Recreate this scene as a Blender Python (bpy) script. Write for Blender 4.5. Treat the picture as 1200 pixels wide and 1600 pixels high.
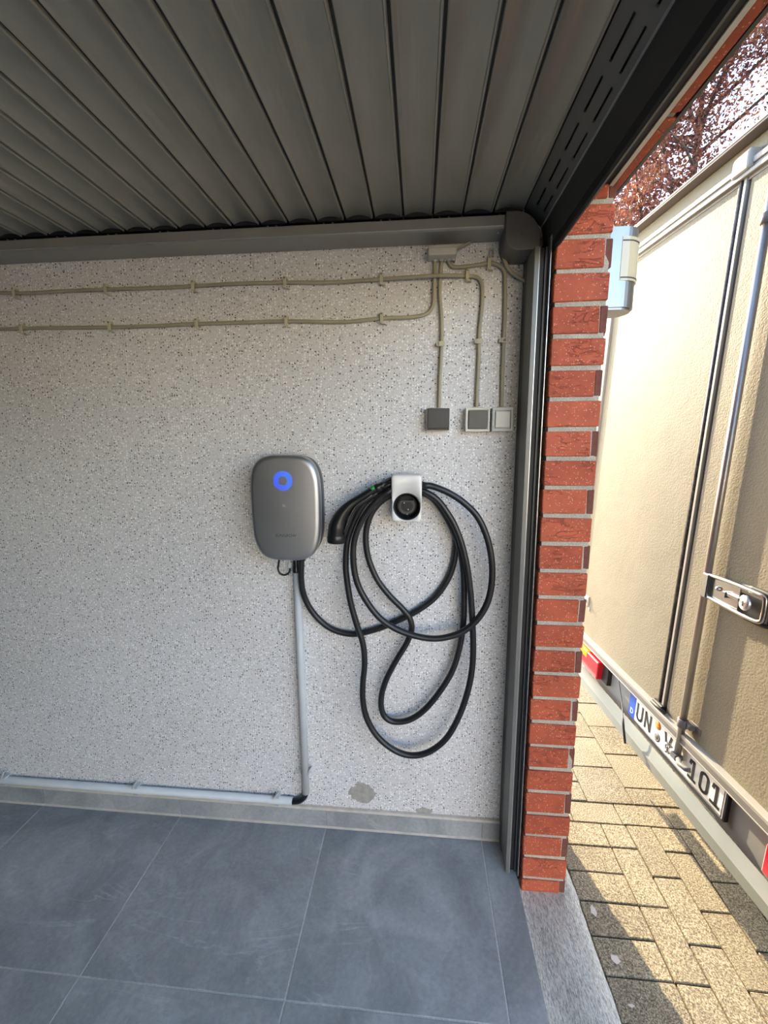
import bpy, bmesh, math, random
from mathutils import Vector, Matrix, noise
from math import sin, cos, pi, radians, sqrt

for o in list(bpy.data.objects):
    bpy.data.objects.remove(o, do_unlink=True)
SC = bpy.context.scene
COL = SC.collection
RNG = random.Random(7)

# ------------------------------------------------------------------ camera
cam_data = bpy.data.cameras.new('camera')
cam_data.sensor_fit = 'VERTICAL'
cam_data.sensor_width = 27.0
cam_data.sensor_height = 36.0
cam_data.lens = 628.67 / 1600.0 * 36.0
cam_data.shift_y = -0.013
cam_data.clip_start = 0.02
cam = bpy.data.objects.new('camera', cam_data)
COL.objects.link(cam)
R0 = Vector((0.996286, 0.085949, -0.005219))
U0 = Vector((-0.00783, 0.15079, 0.988535))
F0 = Vector((-0.085751, 0.984822, -0.150903))
mw = Matrix.Identity(4)
for i in range(3):
    mw[i][0], mw[i][1], mw[i][2] = R0[i], U0[i], -F0[i]
mw[0][3], mw[1][3], mw[2][3] = 0.0, -1.36, 1.5172
cam.matrix_world = mw
SC.camera = cam

# ------------------------------------------------------------------ sky, sun, exposure
FLOW = Vector((0.27, -1.0, -0.43)).normalized()
world = bpy.data.worlds.new('sky_world')
SC.world = world
world.use_nodes = True
wn = world.node_tree
wn.nodes.clear()
w_out = wn.nodes.new('ShaderNodeOutputWorld')
w_bg = wn.nodes.new('ShaderNodeBackground')
w_sky = wn.nodes.new('ShaderNodeTexSky')
w_sky.sky_type = 'NISHITA'
w_sky.sun_disc = False
w_sky.sun_elevation = radians(22.5)
w_sky.sun_rotation = radians(-15)
w_sky.air_density = 1.0
w_sky.dust_density = 1.0
w_sky.ozone_density = 1.0
w_bg.inputs['Strength'].default_value = 0.33
wn.links.new(w_sky.outputs[0], w_bg.inputs[0])
wn.links.new(w_bg.outputs[0], w_out.inputs[0])

sun_data = bpy.data.lights.new('sun', 'SUN')
sun_data.energy = 5.0
sun_data.angle = radians(0.55)
sun_data.color = (1.0, 0.83, 0.58)
sun = bpy.data.objects.new('sun', sun_data)
COL.objects.link(sun)
sun.location = (-3, 9, 6)
sun.rotation_euler = FLOW.to_track_quat('-Z', 'Y').to_euler()

SC.view_settings.view_transform = 'Standard'
SC.view_settings.look = 'None'
SC.view_settings.gamma = 1.0
SC.view_settings.use_curve_mapping = False
SC.view_settings.exposure = 1.75

# ------------------------------------------------------------------ helpers
def link(o, parent=None):
    COL.objects.link(o)
    if parent is not None:
        o.parent = parent
    return o

def tag(o, label=None, cat=None, group=None, kind=None):
    if label: o['label'] = label
    if cat: o['category'] = cat
    if group: o['group'] = group
    if kind: o['kind'] = kind
    return o

def empty(name, loc=(0, 0, 0), parent=None):
    o = bpy.data.objects.new(name, None)
    o.empty_display_size = 0.05
    o.location = loc
    return link(o, parent)

class MB:
    """collects geometry, builds one mesh"""
    def __init__(s):
        s.v, s.f, s.sm = [], [], []
    def add(s, vs, fs, smooth=False):
        k = len(s.v)
        s.v += [tuple(p) for p in vs]
        for q in fs:
            s.f.append([i + k for i in q]); s.sm.append(smooth)
        return s
    def box(s, x0, x1, y0, y1, z0, z1, bev=0.0, jit=0.0, rng=None, seg=1):
        bm = bmesh.new()
        bmesh.ops.create_cube(bm, size=1.0)
        for v in bm.verts:
            v.co = Vector((x0 + (v.co.x + .5) * (x1 - x0), y0 + (v.co.y + .5) * (y1 - y0), z0 + (v.co.z + .5) * (z1 - z0)))
            if jit:
                v.co += Vector([rng.uniform(-jit, jit) for _ in range(3)])
        if bev:
            bmesh.ops.bevel(bm, geom=list(bm.edges), offset=bev, segments=seg, profile=0.5, affect='EDGES')
        return s.bm(bm)
    def bm(s, bm, smooth=False):
        bm.verts.ensure_lookup_table()
        for i, v in enumerate(bm.verts): v.index = i
        s.add([v.co[:] for v in bm.verts], [[v.index for v in f.verts] for f in bm.faces], smooth)
        bm.free()
        return s
    def prism(s, pts, a, b, axis='y', smooth=False, caps=True):
        """pts polygon in the two other axes (in order x,y,z without axis), extruded from a to b"""
        def p3(p, t):
            return {'x': (t, p[0], p[1]), 'y': (p[0], t, p[1]), 'z': (p[0], p[1], t)}[axis]
        n = len(pts)
        vs = [p3(p, a) for p in pts] + [p3(p, b) for p in pts]
        s.add(vs, [(i, (i + 1) % n, n + (i + 1) % n, n + i) for i in range(n)], smooth)
        if caps:
            s.add(vs, [list(range(n - 1, -1, -1)), list(range(n, 2 * n))])
        return s
    def tube(s, pts, r, n=10, caps=True, flat=None):
        """sweep; r is a number or list; flat = (ratio, ref vector) squashes along ref"""
        P = [Vector(p) for p in pts]
        rr = r if isinstance(r, (list, tuple)) else [r] * len(P)
        T = []
        for i in range(len(P)):
            t = P[min(i + 1, len(P) - 1)] - P[max(i - 1, 0)]
            T.append(t.normalized() if t.length > 1e-9 else Vector((0, 0, 1)))
        ref = Vector((0, 1, 0)) if abs(T[0].y) < 0.9 else Vector((1, 0, 0))
        nrm = (ref - T[0] * ref.dot(T[0])).normalized()
        vs = []
        for i, p in enumerate(P):
            if i:
                nrm = nrm - T[i] * nrm.dot(T[i])
                if nrm.length < 1e-6: nrm = T[i].orthogonal()
                nrm.normalize()
            b = T[i].cross(nrm)
            for k in range(n):
                a = 2 * pi * k / n
                q = cos(a) * nrm * (flat or 1.0) + sin(a) * b
                vs.append(p + q * rr[i])
        fs = []
        for i in range(len(P) - 1):
            for k in range(n):
                fs.append((i * n + k, i * n + (k + 1) % n, (i + 1) * n + (k + 1) % n, (i + 1) * n + k))
        s.add(vs, fs, True)
        if caps:
            s.add(vs, [list(range(n - 1, -1, -1)), [(len(P) - 1) * n + k for k in range(n)]])
        return s
    def lathe(s, prof, origin, ax, n=24, smooth=True, a0=0.0, a1=2 * pi):
        """prof = [(r, h)...] around axis ax from origin"""
        ax = Vector(ax).normalized(); o = Vector(origin)
        u = ax.orthogonal().normalized(); w = ax.cross(u)
        full = abs(a1 - a0 - 2 * pi) < 1e-6
        m = n if full else n + 1
        vs = []
        for r, h in prof:
            for k in range(m):
                a = a0 + (a1 - a0) * k / n
                vs.append(o + ax * h + (u * cos(a) + w * sin(a)) * max(r, 1e-5))
        fs = []
        for i in range(len(prof) - 1):
            for k in range(n if full else n):
                k2 = (k + 1) % m
                fs.append((i * m + k, i * m + k2, (i + 1) * m + k2, (i + 1) * m + k))
        return s.add(vs, fs, smooth)
    def loft(s, loops, smooth=True, cap0=True, cap1=True):
        n = len(loops[0]); vs = [p for l in loops for p in l]; fs = []
        for i in range(len(loops) - 1):
            for k in range(n):
                fs.append((i * n + k, i * n + (k + 1) % n, (i + 1) * n + (k + 1) % n, (i + 1) * n + k))
        s.add(vs, fs, smooth)
        if cap0: s.add(loops[0], [list(range(n - 1, -1, -1))], False)
        if cap1: s.add(loops[-1], [list(range(n))], smooth)
        return s
    def mesh(s, name, mat=None, weld=True):
        me = bpy.data.meshes.new(name)
        me.from_pydata(s.v, [], s.f)
        me.polygons.foreach_set('use_smooth', s.sm)
        if mat: me.materials.append(mat)
        bm = bmesh.new(); bm.from_mesh(me)
        if weld: bmesh.ops.remove_doubles(bm, verts=bm.verts, dist=1e-6)
        bmesh.ops.recalc_face_normals(bm, faces=bm.faces)
        bm.to_mesh(me); bm.free()
        me.update()
        return me
    def build(s, name, mat, parent=None, loc=None, weld=True):
        o = bpy.data.objects.new(name, s.mesh(name, mat, weld))
        if loc: o.location = loc
        return link(o, parent)

def obj(name, me, parent=None, loc=None):
    o = bpy.data.objects.new(name, me)
    if loc: o.location = loc
    return link(o, parent)

def smooth_path(pts, sub=6):
    P = [Vector(p) for p in pts]
    out = []
    for i in range(len(P) - 1):
        p0, p1, p2, p3 = P[max(i - 1, 0)], P[i], P[i + 1], P[min(i + 2, len(P) - 1)]
        for k in range(sub):
            t = k / sub
            out.append(0.5 * ((2 * p1) + (p2 - p0) * t + (2 * p0 - 5 * p1 + 4 * p2 - p3) * t * t + (3 * p1 - p0 - 3 * p2 + p3) * t ** 3))
    out.append(P[-1])
    return out

def text_mesh(name, body, size, mat, squeeze=1.0, ext=0.0004):
    cu = bpy.data.curves.new(name + '_curve', 'FONT')
    cu.body = body; cu.size = size; cu.extrude = ext
    cu.align_x = 'CENTER'; cu.align_y = 'CENTER'; cu.resolution_u = 3
    t = bpy.data.objects.new(name + '_tmp', cu)
    COL.objects.link(t)
    bpy.context.view_layer.update()
    dg = bpy.context.evaluated_depsgraph_get()
    me = bpy.data.meshes.new_from_object(t.evaluated_get(dg))
    bpy.data.objects.remove(t, do_unlink=True)
    for v in me.vertices:                       # stand the letters up: x stays, y -> z, facing -y
        x, y, z = v.co
        v.co = (x * squeeze, -z, y)
    me.materials.clear(); me.materials.append(mat)
    return me

# ------------------------------------------------------------------ materials
def nodes_of(name):
    m = bpy.data.materials.new(name); m.use_nodes = True
    nt = m.node_tree
    return m, nt, nt.nodes['Principled BSDF']

def N(nt, typ, **kw):
    n = nt.nodes.new(typ)
    for k, v in kw.items():
        if k.startswith('i_'):
            key = k[2:].replace('_', ' ')
            n.inputs[key].default_value = v
        else:
            setattr(n, k, v)
    return n

def ramp(nt, fac, stops, interp='LINEAR'):
    r = nt.nodes.new('ShaderNodeValToRGB')
    r.color_ramp.interpolation = interp
    while len(r.color_ramp.elements) < len(stops): r.color_ramp.elements.new(0.5)
    for e, (p, c) in zip(r.color_ramp.elements, stops):
        e.position = p; e.color = (*c, 1.0) if len(c) == 3 else c
    nt.links.new(fac, r.inputs[0])
    return r.outputs[0]

def mixc(nt, fac, a, b, blend='MIX'):
    m = nt.nodes.new('ShaderNodeMix'); m.data_type = 'RGBA'; m.blend_type = blend
    for sock, val in ((m.inputs['Factor'], fac), (m.inputs['A'], a), (m.inputs['B'], b)):
        pass
    def put(sock, val):
        if hasattr(val, 'links'): nt.links.new(val, sock)
        elif isinstance(val, (int, float)): sock.default_value = val
        else: sock.default_value = (*val, 1.0) if len(val) == 3 else val
    put(m.inputs[0], fac); put(m.inputs[6], a); put(m.inputs[7], b)
    return m.outputs[2]

def math_(nt, op, a, b=None, c=None):
    m = nt.nodes.new('ShaderNodeMath'); m.operation = op
    for i, v in enumerate((a, b, c)):
        if v is None: continue
        if hasattr(v, 'links'): nt.links.new(v, m.inputs[i])
        else: m.inputs[i].default_value = v
    return m.outputs[0]

def coords(nt, scale=(1, 1, 1), kind='Object', rot=(0, 0, 0)):
    tc = nt.nodes.new('ShaderNodeTexCoord'); mp = nt.nodes.new('ShaderNodeMapping')
    mp.inputs['Scale'].default_value = scale
    mp.inputs['Rotation'].default_value = rot
    nt.links.new(tc.outputs[kind], mp.inputs[0])
    return mp.outputs[0]

def noise_(nt, vec, scale, detail=3, rough=0.55, dist=0.0):
    n = N(nt, 'ShaderNodeTexNoise'); n.inputs['Scale'].default_value = scale
    n.inputs['Detail'].default_value = detail; n.inputs['Roughness'].default_value = rough
    n.inputs['Distortion'].default_value = dist
    nt.links.new(vec, n.inputs['Vector'])
    return n.outputs[0]

def bump(nt, bsdf, h, strength=0.2, dist=0.002):
    b = N(nt, 'ShaderNodeBump'); b.inputs['Strength'].default_value = strength
    b.inputs['Distance'].default_value = dist
    nt.links.new(h, b.inputs['Height']); nt.links.new(b.outputs[0], bsdf.inputs['Normal'])

def simple(name, col, rough=0.5, metal=0.0, var=0.08, scale=25.0, bmp=0.0, bdist=0.001, bscale=None, coat=0.0):
    m, nt, b = nodes_of(name)
    v = coords(nt)
    n = noise_(nt, v, scale, 4)
    lo = tuple(c * (1 - var) for c in col); hi = tuple(min(1, c * (1 + var)) for c in col)
    nt.links.new(ramp(nt, n, [(0.3, lo), (0.7, hi)]), b.inputs['Base Color'])
    b.inputs['Roughness'].default_value = rough; b.inputs['Metallic'].default_value = metal
    if coat: b.inputs['Coat Weight'].default_value = coat
    if bmp: bump(nt, b, noise_(nt, v, bscale or scale * 3, 3), bmp, bdist)
    return m

def m_wall():
    m, nt, b = nodes_of('chip_paint_wall')
    tc = nt.nodes.new('ShaderNodeTexCoord'); sep = nt.nodes.new('ShaderNodeSeparateXYZ'); cmb = nt.nodes.new('ShaderNodeCombineXYZ')
    nt.links.new(tc.outputs['Object'], sep.inputs[0])
    nt.links.new(sep.outputs['X'], cmb.inputs['X']); nt.links.new(sep.outputs['Z'], cmb.inputs['Y'])
    vec = cmb.outputs[0]
    base = ramp(nt, noise_(nt, vec, 1.3, 4), [(0.3, (0.64, 0.625, 0.61)), (0.7, (0.72, 0.71, 0.70))])
    grime = ramp(nt, noise_(nt, vec, 120, 2), [(0.25, (0.86, 0.86, 0.86)), (0.75, (1.08, 1.08, 1.08))])
    base = mixc(nt, 1.0, base, grime, 'MULTIPLY')
    def flecks(scale, size, frac, col, off):
        mp = nt.nodes.new('ShaderNodeMapping'); mp.inputs['Location'].default_value = (off, off * 1.7, 0)
        nt.links.new(vec, mp.inputs[0])
        v = N(nt, 'ShaderNodeTexVoronoi'); v.voronoi_dimensions = '2D'; v.inputs['Scale'].default_value = scale
        nt.links.new(mp.outputs[0], v.inputs['Vector'])
        s2 = nt.nodes.new('ShaderNodeSeparateColor'); nt.links.new(v.outputs['Color'], s2.inputs[0])
        thr = math_(nt, 'MULTIPLY_ADD', s2.outputs[1], size, size * 0.5)
        a = math_(nt, 'LESS_THAN', v.outputs['Distance'], thr)
        c = math_(nt, 'LESS_THAN', s2.outputs[0], frac)
        return math_(nt, 'MULTIPLY', a, c)
    k1 = flecks(118, 0.25, 0.40, None, 3.1)
    k2 = flecks(112, 0.20, 0.24, None, 11.7)
    k3 = flecks(125, 0.28, 0.22, None, 23.3)
    c = mixc(nt, k3, base, (0.42, 0.41, 0.41))
    c = mixc(nt, k2, c, (0.075, 0.072, 0.075))
    c = mixc(nt, k1, c, (0.93, 0.93, 0.92))
    # bare plaster spots low on the wall
    def spot(cx, cz, rx, rz):
        dx = math_(nt, 'DIVIDE', math_(nt, 'SUBTRACT', sep.outputs['X'], cx), rx)
        dz = math_(nt, 'DIVIDE', math_(nt, 'SUBTRACT', sep.outputs['Z'], cz), rz)
        d = math_(nt, 'ADD', math_(nt, 'MULTIPLY', dx, dx), math_(nt, 'MULTIPLY', dz, dz))
        return math_(nt, 'LESS_THAN', math_(nt, 'ADD', d, math_(nt, 'MULTIPLY_ADD', noise_(nt, vec, 28, 4), 2.2, -1.1)), 1.0)
    plaster = ramp(nt, noise_(nt, vec, 60, 4), [(0.3, (0.30, 0.285, 0.25)), (0.7, (0.42, 0.40, 0.36))])
    c = mixc(nt, spot(-0.208, 0.15, 0.05, 0.042), c, plaster)
    c = mixc(nt, spot(0.03, 0.092, 0.032, 0.014), c, plaster)
    nt.links.new(c, b.inputs['Base Color'])
    b.inputs['Roughness'].default_value = 0.6
    h = math_(nt, 'ADD', math_(nt, 'MULTIPLY', noise_(nt, vec, 160, 3), 0.6), noise_(nt, vec, 9, 3))
    bump(nt, b, h, 0.25, 0.004)
    return m

def m_tile():
    m, nt, b = nodes_of('slate_tile')
    oi = nt.nodes.new('ShaderNodeObjectInfo')
    tc = nt.nodes.new('ShaderNodeTexCoord')
    geo = nt.nodes.new('ShaderNodeNewGeometry')
    off = nt.nodes.new('ShaderNodeVectorMath'); off.operation = 'ADD'
    sc = nt.nodes.new('ShaderNodeVectorMath'); sc.operation = 'SCALE'; sc.inputs['Scale'].default_value = 9.0
    cmb = nt.nodes.new('ShaderNodeCombineXYZ'); nt.links.new(oi.outputs['Random'], cmb.inputs[0]); nt.links.new(oi.outputs['Random'], cmb.inputs[2])
    nt.links.new(cmb.outputs[0], sc.inputs[0])
    nt.links.new(geo.outputs['Position'], off.inputs[0]); nt.links.new(sc.outputs[0], off.inputs[1])
    v = off.outputs[0]
    n1 = noise_(nt, v, 3.6, 9, 0.66, 0.9)
    c = ramp(nt, n1, [(0.28, (0.215, 0.230, 0.232)), (0.50, (0.325, 0.338, 0.336)), (0.74, (0.47, 0.48, 0.475))])
    mp = nt.nodes.new('ShaderNodeMapping'); mp.inputs['Rotation'].default_value = (0, 0, 0.75); mp.inputs['Scale'].default_value = (1.0, 3.4, 1.0)
    nt.links.new(v, mp.inputs[0])
    vein = noise_(nt, mp.outputs[0], 1.25, 6, 0.55, 1.4)
    d = math_(nt, 'ABSOLUTE', math_(nt, 'SUBTRACT', vein, 0.5))
    vm = ramp(nt, d, [(0.0, (1, 1, 1)), (0.006, (0.35, 0.35, 0.35)), (0.018, (0, 0, 0))])
    brk = ramp(nt, noise_(nt, v, 6.0, 4), [(0.45, (0, 0, 0)), (0.65, (1, 1, 1))])
    vm = mixc(nt, 1.0, vm, brk, 'MULTIPLY')
    c = mixc(nt, math_(nt, 'MULTIPLY', vm, 0.55), c, (0.52, 0.54, 0.55))
    fine = ramp(nt, noise_(nt, v, 90, 4), [(0.25, (0.86, 0.86, 0.86)), (0.75, (1.12, 1.12, 1.12))])
    c = mixc(nt, 1.0, c, fine, 'MULTIPLY')
    nt.links.new(c, b.inputs['Base Color'])
    nt.links.new(ramp(nt, n1, [(0.3, (0.52, 0.52, 0.52)), (0.7, (0.40, 0.40, 0.40))]), b.inputs['Roughness'])
    bump(nt, b, math_(nt, 'ADD', n1, math_(nt, 'MULTIPLY', d, 2.0)), 0.35, 0.004)
    return m

def m_brick():
    m, nt, b = nodes_of('red_brick')
    geo = nt.nodes.new('ShaderNodeNewGeometry'); oi = nt.nodes.new('ShaderNodeObjectInfo')
    v = geo.outputs['Position']
    base = ramp(nt, oi.outputs['Random'], [(0.0, (0.40, 0.078, 0.033)), (0.5, (0.46, 0.095, 0.040)), (1.0, (0.51, 0.112, 0.050))])
    blotch = ramp(nt, noise_(nt, v, 22, 5), [(0.3, (0.80, 0.80, 0.82)), (0.7, (1.10, 1.08, 1.06))])
    c = mixc(nt, 1.0, base, blotch, 'MULTIPLY')
    vo = N(nt, 'ShaderNodeTexVoronoi'); vo.inputs['Scale'].default_value = 190
    nt.links.new(v, vo.inputs['Vector'])
    s2 = nt.nodes.new('ShaderNodeSeparateColor'); nt.links.new(vo.outputs['Color'], s2.inputs[0])
    sp = math_(nt, 'MULTIPLY', math_(nt, 'LESS_THAN', vo.outputs['Distance'], 0.30), math_(nt, 'LESS_THAN', s2.outputs[0], 0.30))
    c = mixc(nt, math_(nt, 'MULTIPLY', sp, 0.55), c, (0.80, 0.50, 0.36))
    mp = nt.nodes.new('ShaderNodeMapping'); mp.inputs['Scale'].default_value = (1.0, 1.0, 2.6)
    nt.links.new(v, mp.inputs[0])
    cr = noise_(nt, mp.outputs[0], 17, 5, 0.6, 0.8)
    crd = math_(nt, 'ABSOLUTE', math_(nt, 'SUBTRACT', cr, 0.5))
    crm = ramp(nt, crd, [(0.0, (1, 1, 1)), (0.012, (0.5, 0.5, 0.5)), (0.035, (0, 0, 0))])
    gate = ramp(nt, noise_(nt, v, 11, 2), [(0.48, (0, 0, 0)), (0.60, (1, 1, 1))])
    crm = mixc(nt, 1.0, crm, gate, 'MULTIPLY')
    c = mixc(nt, math_(nt, 'MULTIPLY', crm, 0.7), c, (0.15, 0.035, 0.025))
    nt.links.new(c, b.inputs['Base Color'])
    b.inputs['Roughness'].default_value = 0.75
    h = math_(nt, 'SUBTRACT', noise_(nt, v, 70, 4), math_(nt, 'MULTIPLY', crm, 1.2))
    bump(nt, b, h, 0.6, 0.003)
    return m

def m_grainy(name, c0, c1, c2, scale, rough=0.85, bmp=0.4, bd=0.002, big=4.0, stretch=(1, 1, 1)):
    m, nt, b = nodes_of(name)
    geo = nt.nodes.new('ShaderNodeNewGeometry'); oi = nt.nodes.new('ShaderNodeObjectInfo')
    mp = nt.nodes.new('ShaderNodeMapping'); mp.inputs['Scale'].default_value = stretch
    nt.links.new(geo.outputs['Position'], mp.inputs[0]); v = mp.outputs[0]
    n1 = noise_(nt, v, scale, 3, 0.7)
    c = ramp(nt, n1, [(0.34, c0), (0.5, c1), (0.66, c2)])
    n2 = noise_(nt, v, big, 4)
    c = mixc(nt, 1.0, c, ramp(nt, n2, [(0.3, (0.82, 0.82, 0.82)), (0.7, (1.1, 1.1, 1.1))]), 'MULTIPLY')
    c = mixc(nt, 1.0, c, ramp(nt, oi.outputs['Random'], [(0.0, (0.88, 0.88, 0.88)), (1.0, (1.08, 1.08, 1.08))]), 'MULTIPLY')
    nt.links.new(c, b.inputs['Base Color']); b.inputs['Roughness'].default_value = rough
    bump(nt, b, n1, bmp, bd)
    return m

def m_panel(name, col, rough=0.55, strength=0.35):
    m, nt, b = nodes_of(name)
    v = coords(nt)
    n1 = noise_(nt, v, 150, 3, 0.6); n2 = noise_(nt, v, 6, 5, 0.6, 0.5)
    dirt = ramp(nt, n2, [(0.30, tuple(c * 0.90 for c in col)), (0.62, col)])
    nt.links.new(dirt, b.inputs['Base Color'])
    b.inputs['Roughness'].default_value = rough
    b.inputs['Specular IOR Level'].default_value = 0.25
    bump(nt, b, math_(nt, 'ADD', n1, math_(nt, 'MULTIPLY', n2, 1.5)), strength, 0.0016)
    return m

def m_emit(name, col, st):
    m, nt, b = nodes_of(name)
    b.inputs['Base Color'].default_value = (*[c * 0.2 for c in col], 1)
    n = noise_(nt, coords(nt), 14, 1)
    nt.links.new(ramp(nt, n, [(0.35, (0.005, 0.055, 1.0)), (0.65, (0.012, 0.16, 1.0))]), b.inputs['Emission Color'])
    b.inputs['Emission Strength'].default_value = st
    return m

def m_leaf():
    m, nt, b = nodes_of('plum_leaf')
    geo = nt.nodes.new('ShaderNodeNewGeometry')
    v = geo.outputs['Position']
    n = noise_(nt, v, 3.0, 4, 0.8)
    c = ramp(nt, n, [(0.30, (0.075, 0.026, 0.022)), (0.47, (0.16, 0.050, 0.042)), (0.58, (0.26, 0.11, 0.05)), (0.75, (0.40, 0.14, 0.14))])
    nt.links.new(c, b.inputs['Base Color'])
    b.inputs['Roughness'].default_value = 0.45
    tr = nt.nodes.new('ShaderNodeBsdfTranslucent'); nt.links.new(c, tr.inputs['Color'])
    mx = nt.nodes.new('ShaderNodeMixShader'); mx.inputs[0].default_value = 0.45
    out = nt.nodes['Material Output']
    nt.links.new(b.outputs[0], mx.inputs[1]); nt.links.new(tr.outputs[0], mx.inputs[2]); nt.links.new(mx.outputs[0], out.inputs[0])
    return m

def m_brushed(name, col, rough, axis=(1, 1, 60)):
    m, nt, b = nodes_of(name)
    v = coords(nt, axis)
    n = noise_(nt, v, 12, 4, 0.6)
    nt.links.new(ramp(nt, n, [(0.3, tuple(c * 0.9 for c in col)), (0.7, col)]), b.inputs['Base Color'])
    b.inputs['Metallic'].default_value = 1.0
    nt.links.new(ramp(nt, n, [(0.3, (rough * 0.85,) * 3), (0.7, (rough * 1.15,) * 3)]), b.inputs['Roughness'])
    return m

M = {}
M['wall'] = m_wall()
M['tile'] = m_tile()
M['brick'] = m_brick()
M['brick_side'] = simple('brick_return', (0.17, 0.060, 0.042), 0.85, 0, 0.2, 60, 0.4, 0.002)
M['mortar'] = m_grainy('mortar', (0.32, 0.285, 0.23), (0.45, 0.41, 0.335), (0.58, 0.535, 0.45), 300, 0.9, 0.5, 0.002, 15)
M['grout'] = m_grainy('grout', (0.42, 0.41, 0.37), (0.52, 0.51, 0.46), (0.60, 0.59, 0.54), 200, 0.9, 0.2, 0.001, 8)
M['silicone'] = simple('cream_joint', (0.55, 0.50, 0.42), 0.6, 0, 0.12, 30)
M['pale_joint'] = simple('pale_lintel_joint', (0.72, 0.68, 0.58), 0.8, 0, 0.08, 40)
M['concrete'] = m_grainy('concrete', (0.22, 0.205, 0.175), (0.52, 0.49, 0.43), (0.72, 0.68, 0.60), 150, 0.9, 0.8, 0.004, 7, (2.6, 0.55, 1))
M['paver'] = m_grainy('paver', (0.055, 0.042, 0.028), (0.225, 0.185, 0.118), (0.50, 0.43, 0.29), 240, 0.9, 0.5, 0.002, 5)
M['sand'] = m_grainy('joint_sand', (0.05, 0.040, 0.035), (0.10, 0.08, 0.065), (0.22, 0.16, 0.11), 120, 0.95, 0.6, 0.003, 9)
M['interior'] = simple('white_plaster', (0.78, 0.77, 0.75), 0.8, 0, 0.06, 3, 0.2, 0.003, 60)
M['bounce_render'] = simple('bounce_yellow', (0.82, 0.76, 0.65), 0.85, 0, 0.05, 2)
M['ceiling'] = simple('grey_ceiling', (0.35, 0.35, 0.35), 0.85, 0, 0.06, 3)
M['slat'] = simple('anthracite_slat', (0.29, 0.282, 0.240), 0.33, 0.1, 0.05, 8)
M['vent'] = simple('dark_slat', (0.105, 0.105, 0.098), 0.45, 0.1, 0.05, 8)
M['vent_edge'] = simple('slat_edge', (0.34, 0.34, 0.32), 0.4, 0.1, 0.05, 8)
M['slat_dark'] = simple('dark_profile', (0.050, 0.052, 0.050), 0.42, 0.1, 0.06, 10)
M['rail'] = simple('grey_rail', (0.30, 0.295, 0.275), 0.38, 0.3, 0.06, 10)
M['rail_dark'] = simple('dark_rail', (0.17, 0.168, 0.155), 0.42, 0.15, 0.06, 10)
M['elbow'] = simple('grey_plastic_elbow', (0.135, 0.125, 0.118), 0.45, 0, 0.05, 10)
M['rubber'] = simple('black_rubber', (0.012, 0.012, 0.013), 0.6, 0, 0.2, 20)
M['black'] = simple('black_plastic', (0.010, 0.010, 0.011), 0.32, 0, 0.2, 20)
M['cable'] = simple('black_cable', (0.013, 0.013, 0.014), 0.38, 0, 0.2, 40)
M['rod'] = simple('dull_rod', (0.40, 0.37, 0.34), 0.38, 0.8, 0.08, 10)
M['lamp_steel'] = simple('lamp_steel', (0.30, 0.31, 0.32), 0.38, 0.9, 0.05, 12)
M['steel'] = simple('chrome_steel', (0.50, 0.48, 0.44), 0.24, 1.0, 0.06, 30)
M['alu'] = simple('bright_aluminium', (0.66, 0.66, 0.65), 0.32, 0.8, 0.05, 20)
M['box_face'] = m_brushed('satin_grey_face', (0.52, 0.52, 0.52), 0.45, (1, 1, 90))
M['box_body'] = simple('charcoal_plastic', (0.060, 0.062, 0.066), 0.45, 0, 0.06, 20)
M['led'] = m_emit('blue_led', (0.02, 0.15, 1.0), 0.45)
M['print_dark'] = simple('dark_print', (0.10, 0.10, 0.11), 0.5)
M['print_light'] = simple('light_print', (0.60, 0.60, 0.60), 0.4)
M['holder'] = simple('silver_plastic', (0.78, 0.77, 0.74), 0.42, 0.15, 0.04, 20)
M['green'] = simple('green_button', (0.01, 0.30, 0.06), 0.4)
M['beige_cable'] = simple('beige_cable', (0.37, 0.335, 0.235), 0.55, 0, 0.10, 12)
M['clip'] = simple('cream_clip', (0.50, 0.46, 0.33), 0.5, 0, 0.08, 20)
M['junction'] = simple('pale_junction', (0.55, 0.53, 0.47), 0.5, 0, 0.05, 20)
M['conduit'] = simple('pale_grey_pvc', (0.52, 0.545, 0.55), 0.42, 0, 0.05, 14)
M['frame_white'] = simple('cream_switch_frame', (0.66, 0.64, 0.56), 0.4, 0, 0.05, 30)
M['frame_grey'] = simple('grey_switch_frame', (0.42, 0.43, 0.41), 0.4, 0, 0.05, 30)
M['key_dark'] = simple('charcoal_key', (0.040, 0.041, 0.042), 0.45, 0, 0.05, 30)
M['key_olive'] = simple('dark_grey_key', (0.070, 0.070, 0.061), 0.45, 0, 0.05, 30)
M['key_white'] = simple('pale_key', (0.55, 0.55, 0.49), 0.4, 0, 0.05, 30)
M['trailer'] = m_panel('cream_panel', (0.225, 0.200, 0.142), 0.62, 0.9)
M['trailer_alu'] = m_panel('weathered_aluminium', (0.33, 0.315, 0.28), 0.42, 0.15)
M['grey_profile'] = m_panel('grimy_profile', (0.17, 0.165, 0.155), 0.5, 0.15)
M['lip'] = simple('brown_lip', (0.16, 0.13, 0.11), 0.5, 0, 0.1, 10)
M['galv'] = m_panel('galvanised', (0.27, 0.295, 0.275), 0.45, 0.1)
M['galv'].node_tree.nodes['Principled BSDF'].inputs['Metallic'].default_value = 0.25
M['apron'] = m_panel('grey_apron', (0.19, 0.195, 0.195), 0.5, 0.1)
M['gasket'] = m_grainy('dirty_gasket', (0.010, 0.009, 0.009), (0.022, 0.020, 0.020), (0.07, 0.065, 0.06), 45, 0.6, 0.2, 0.001, 6)
M['red_lens'] = simple('red_lens', (0.52, 0.010, 0.022), 0.15, 0, 0.1, 30, coat=1.0)
M['orange'] = simple('amber_lens', (0.85, 0.26, 0.02), 0.25, 0, 0.1, 30)
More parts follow.
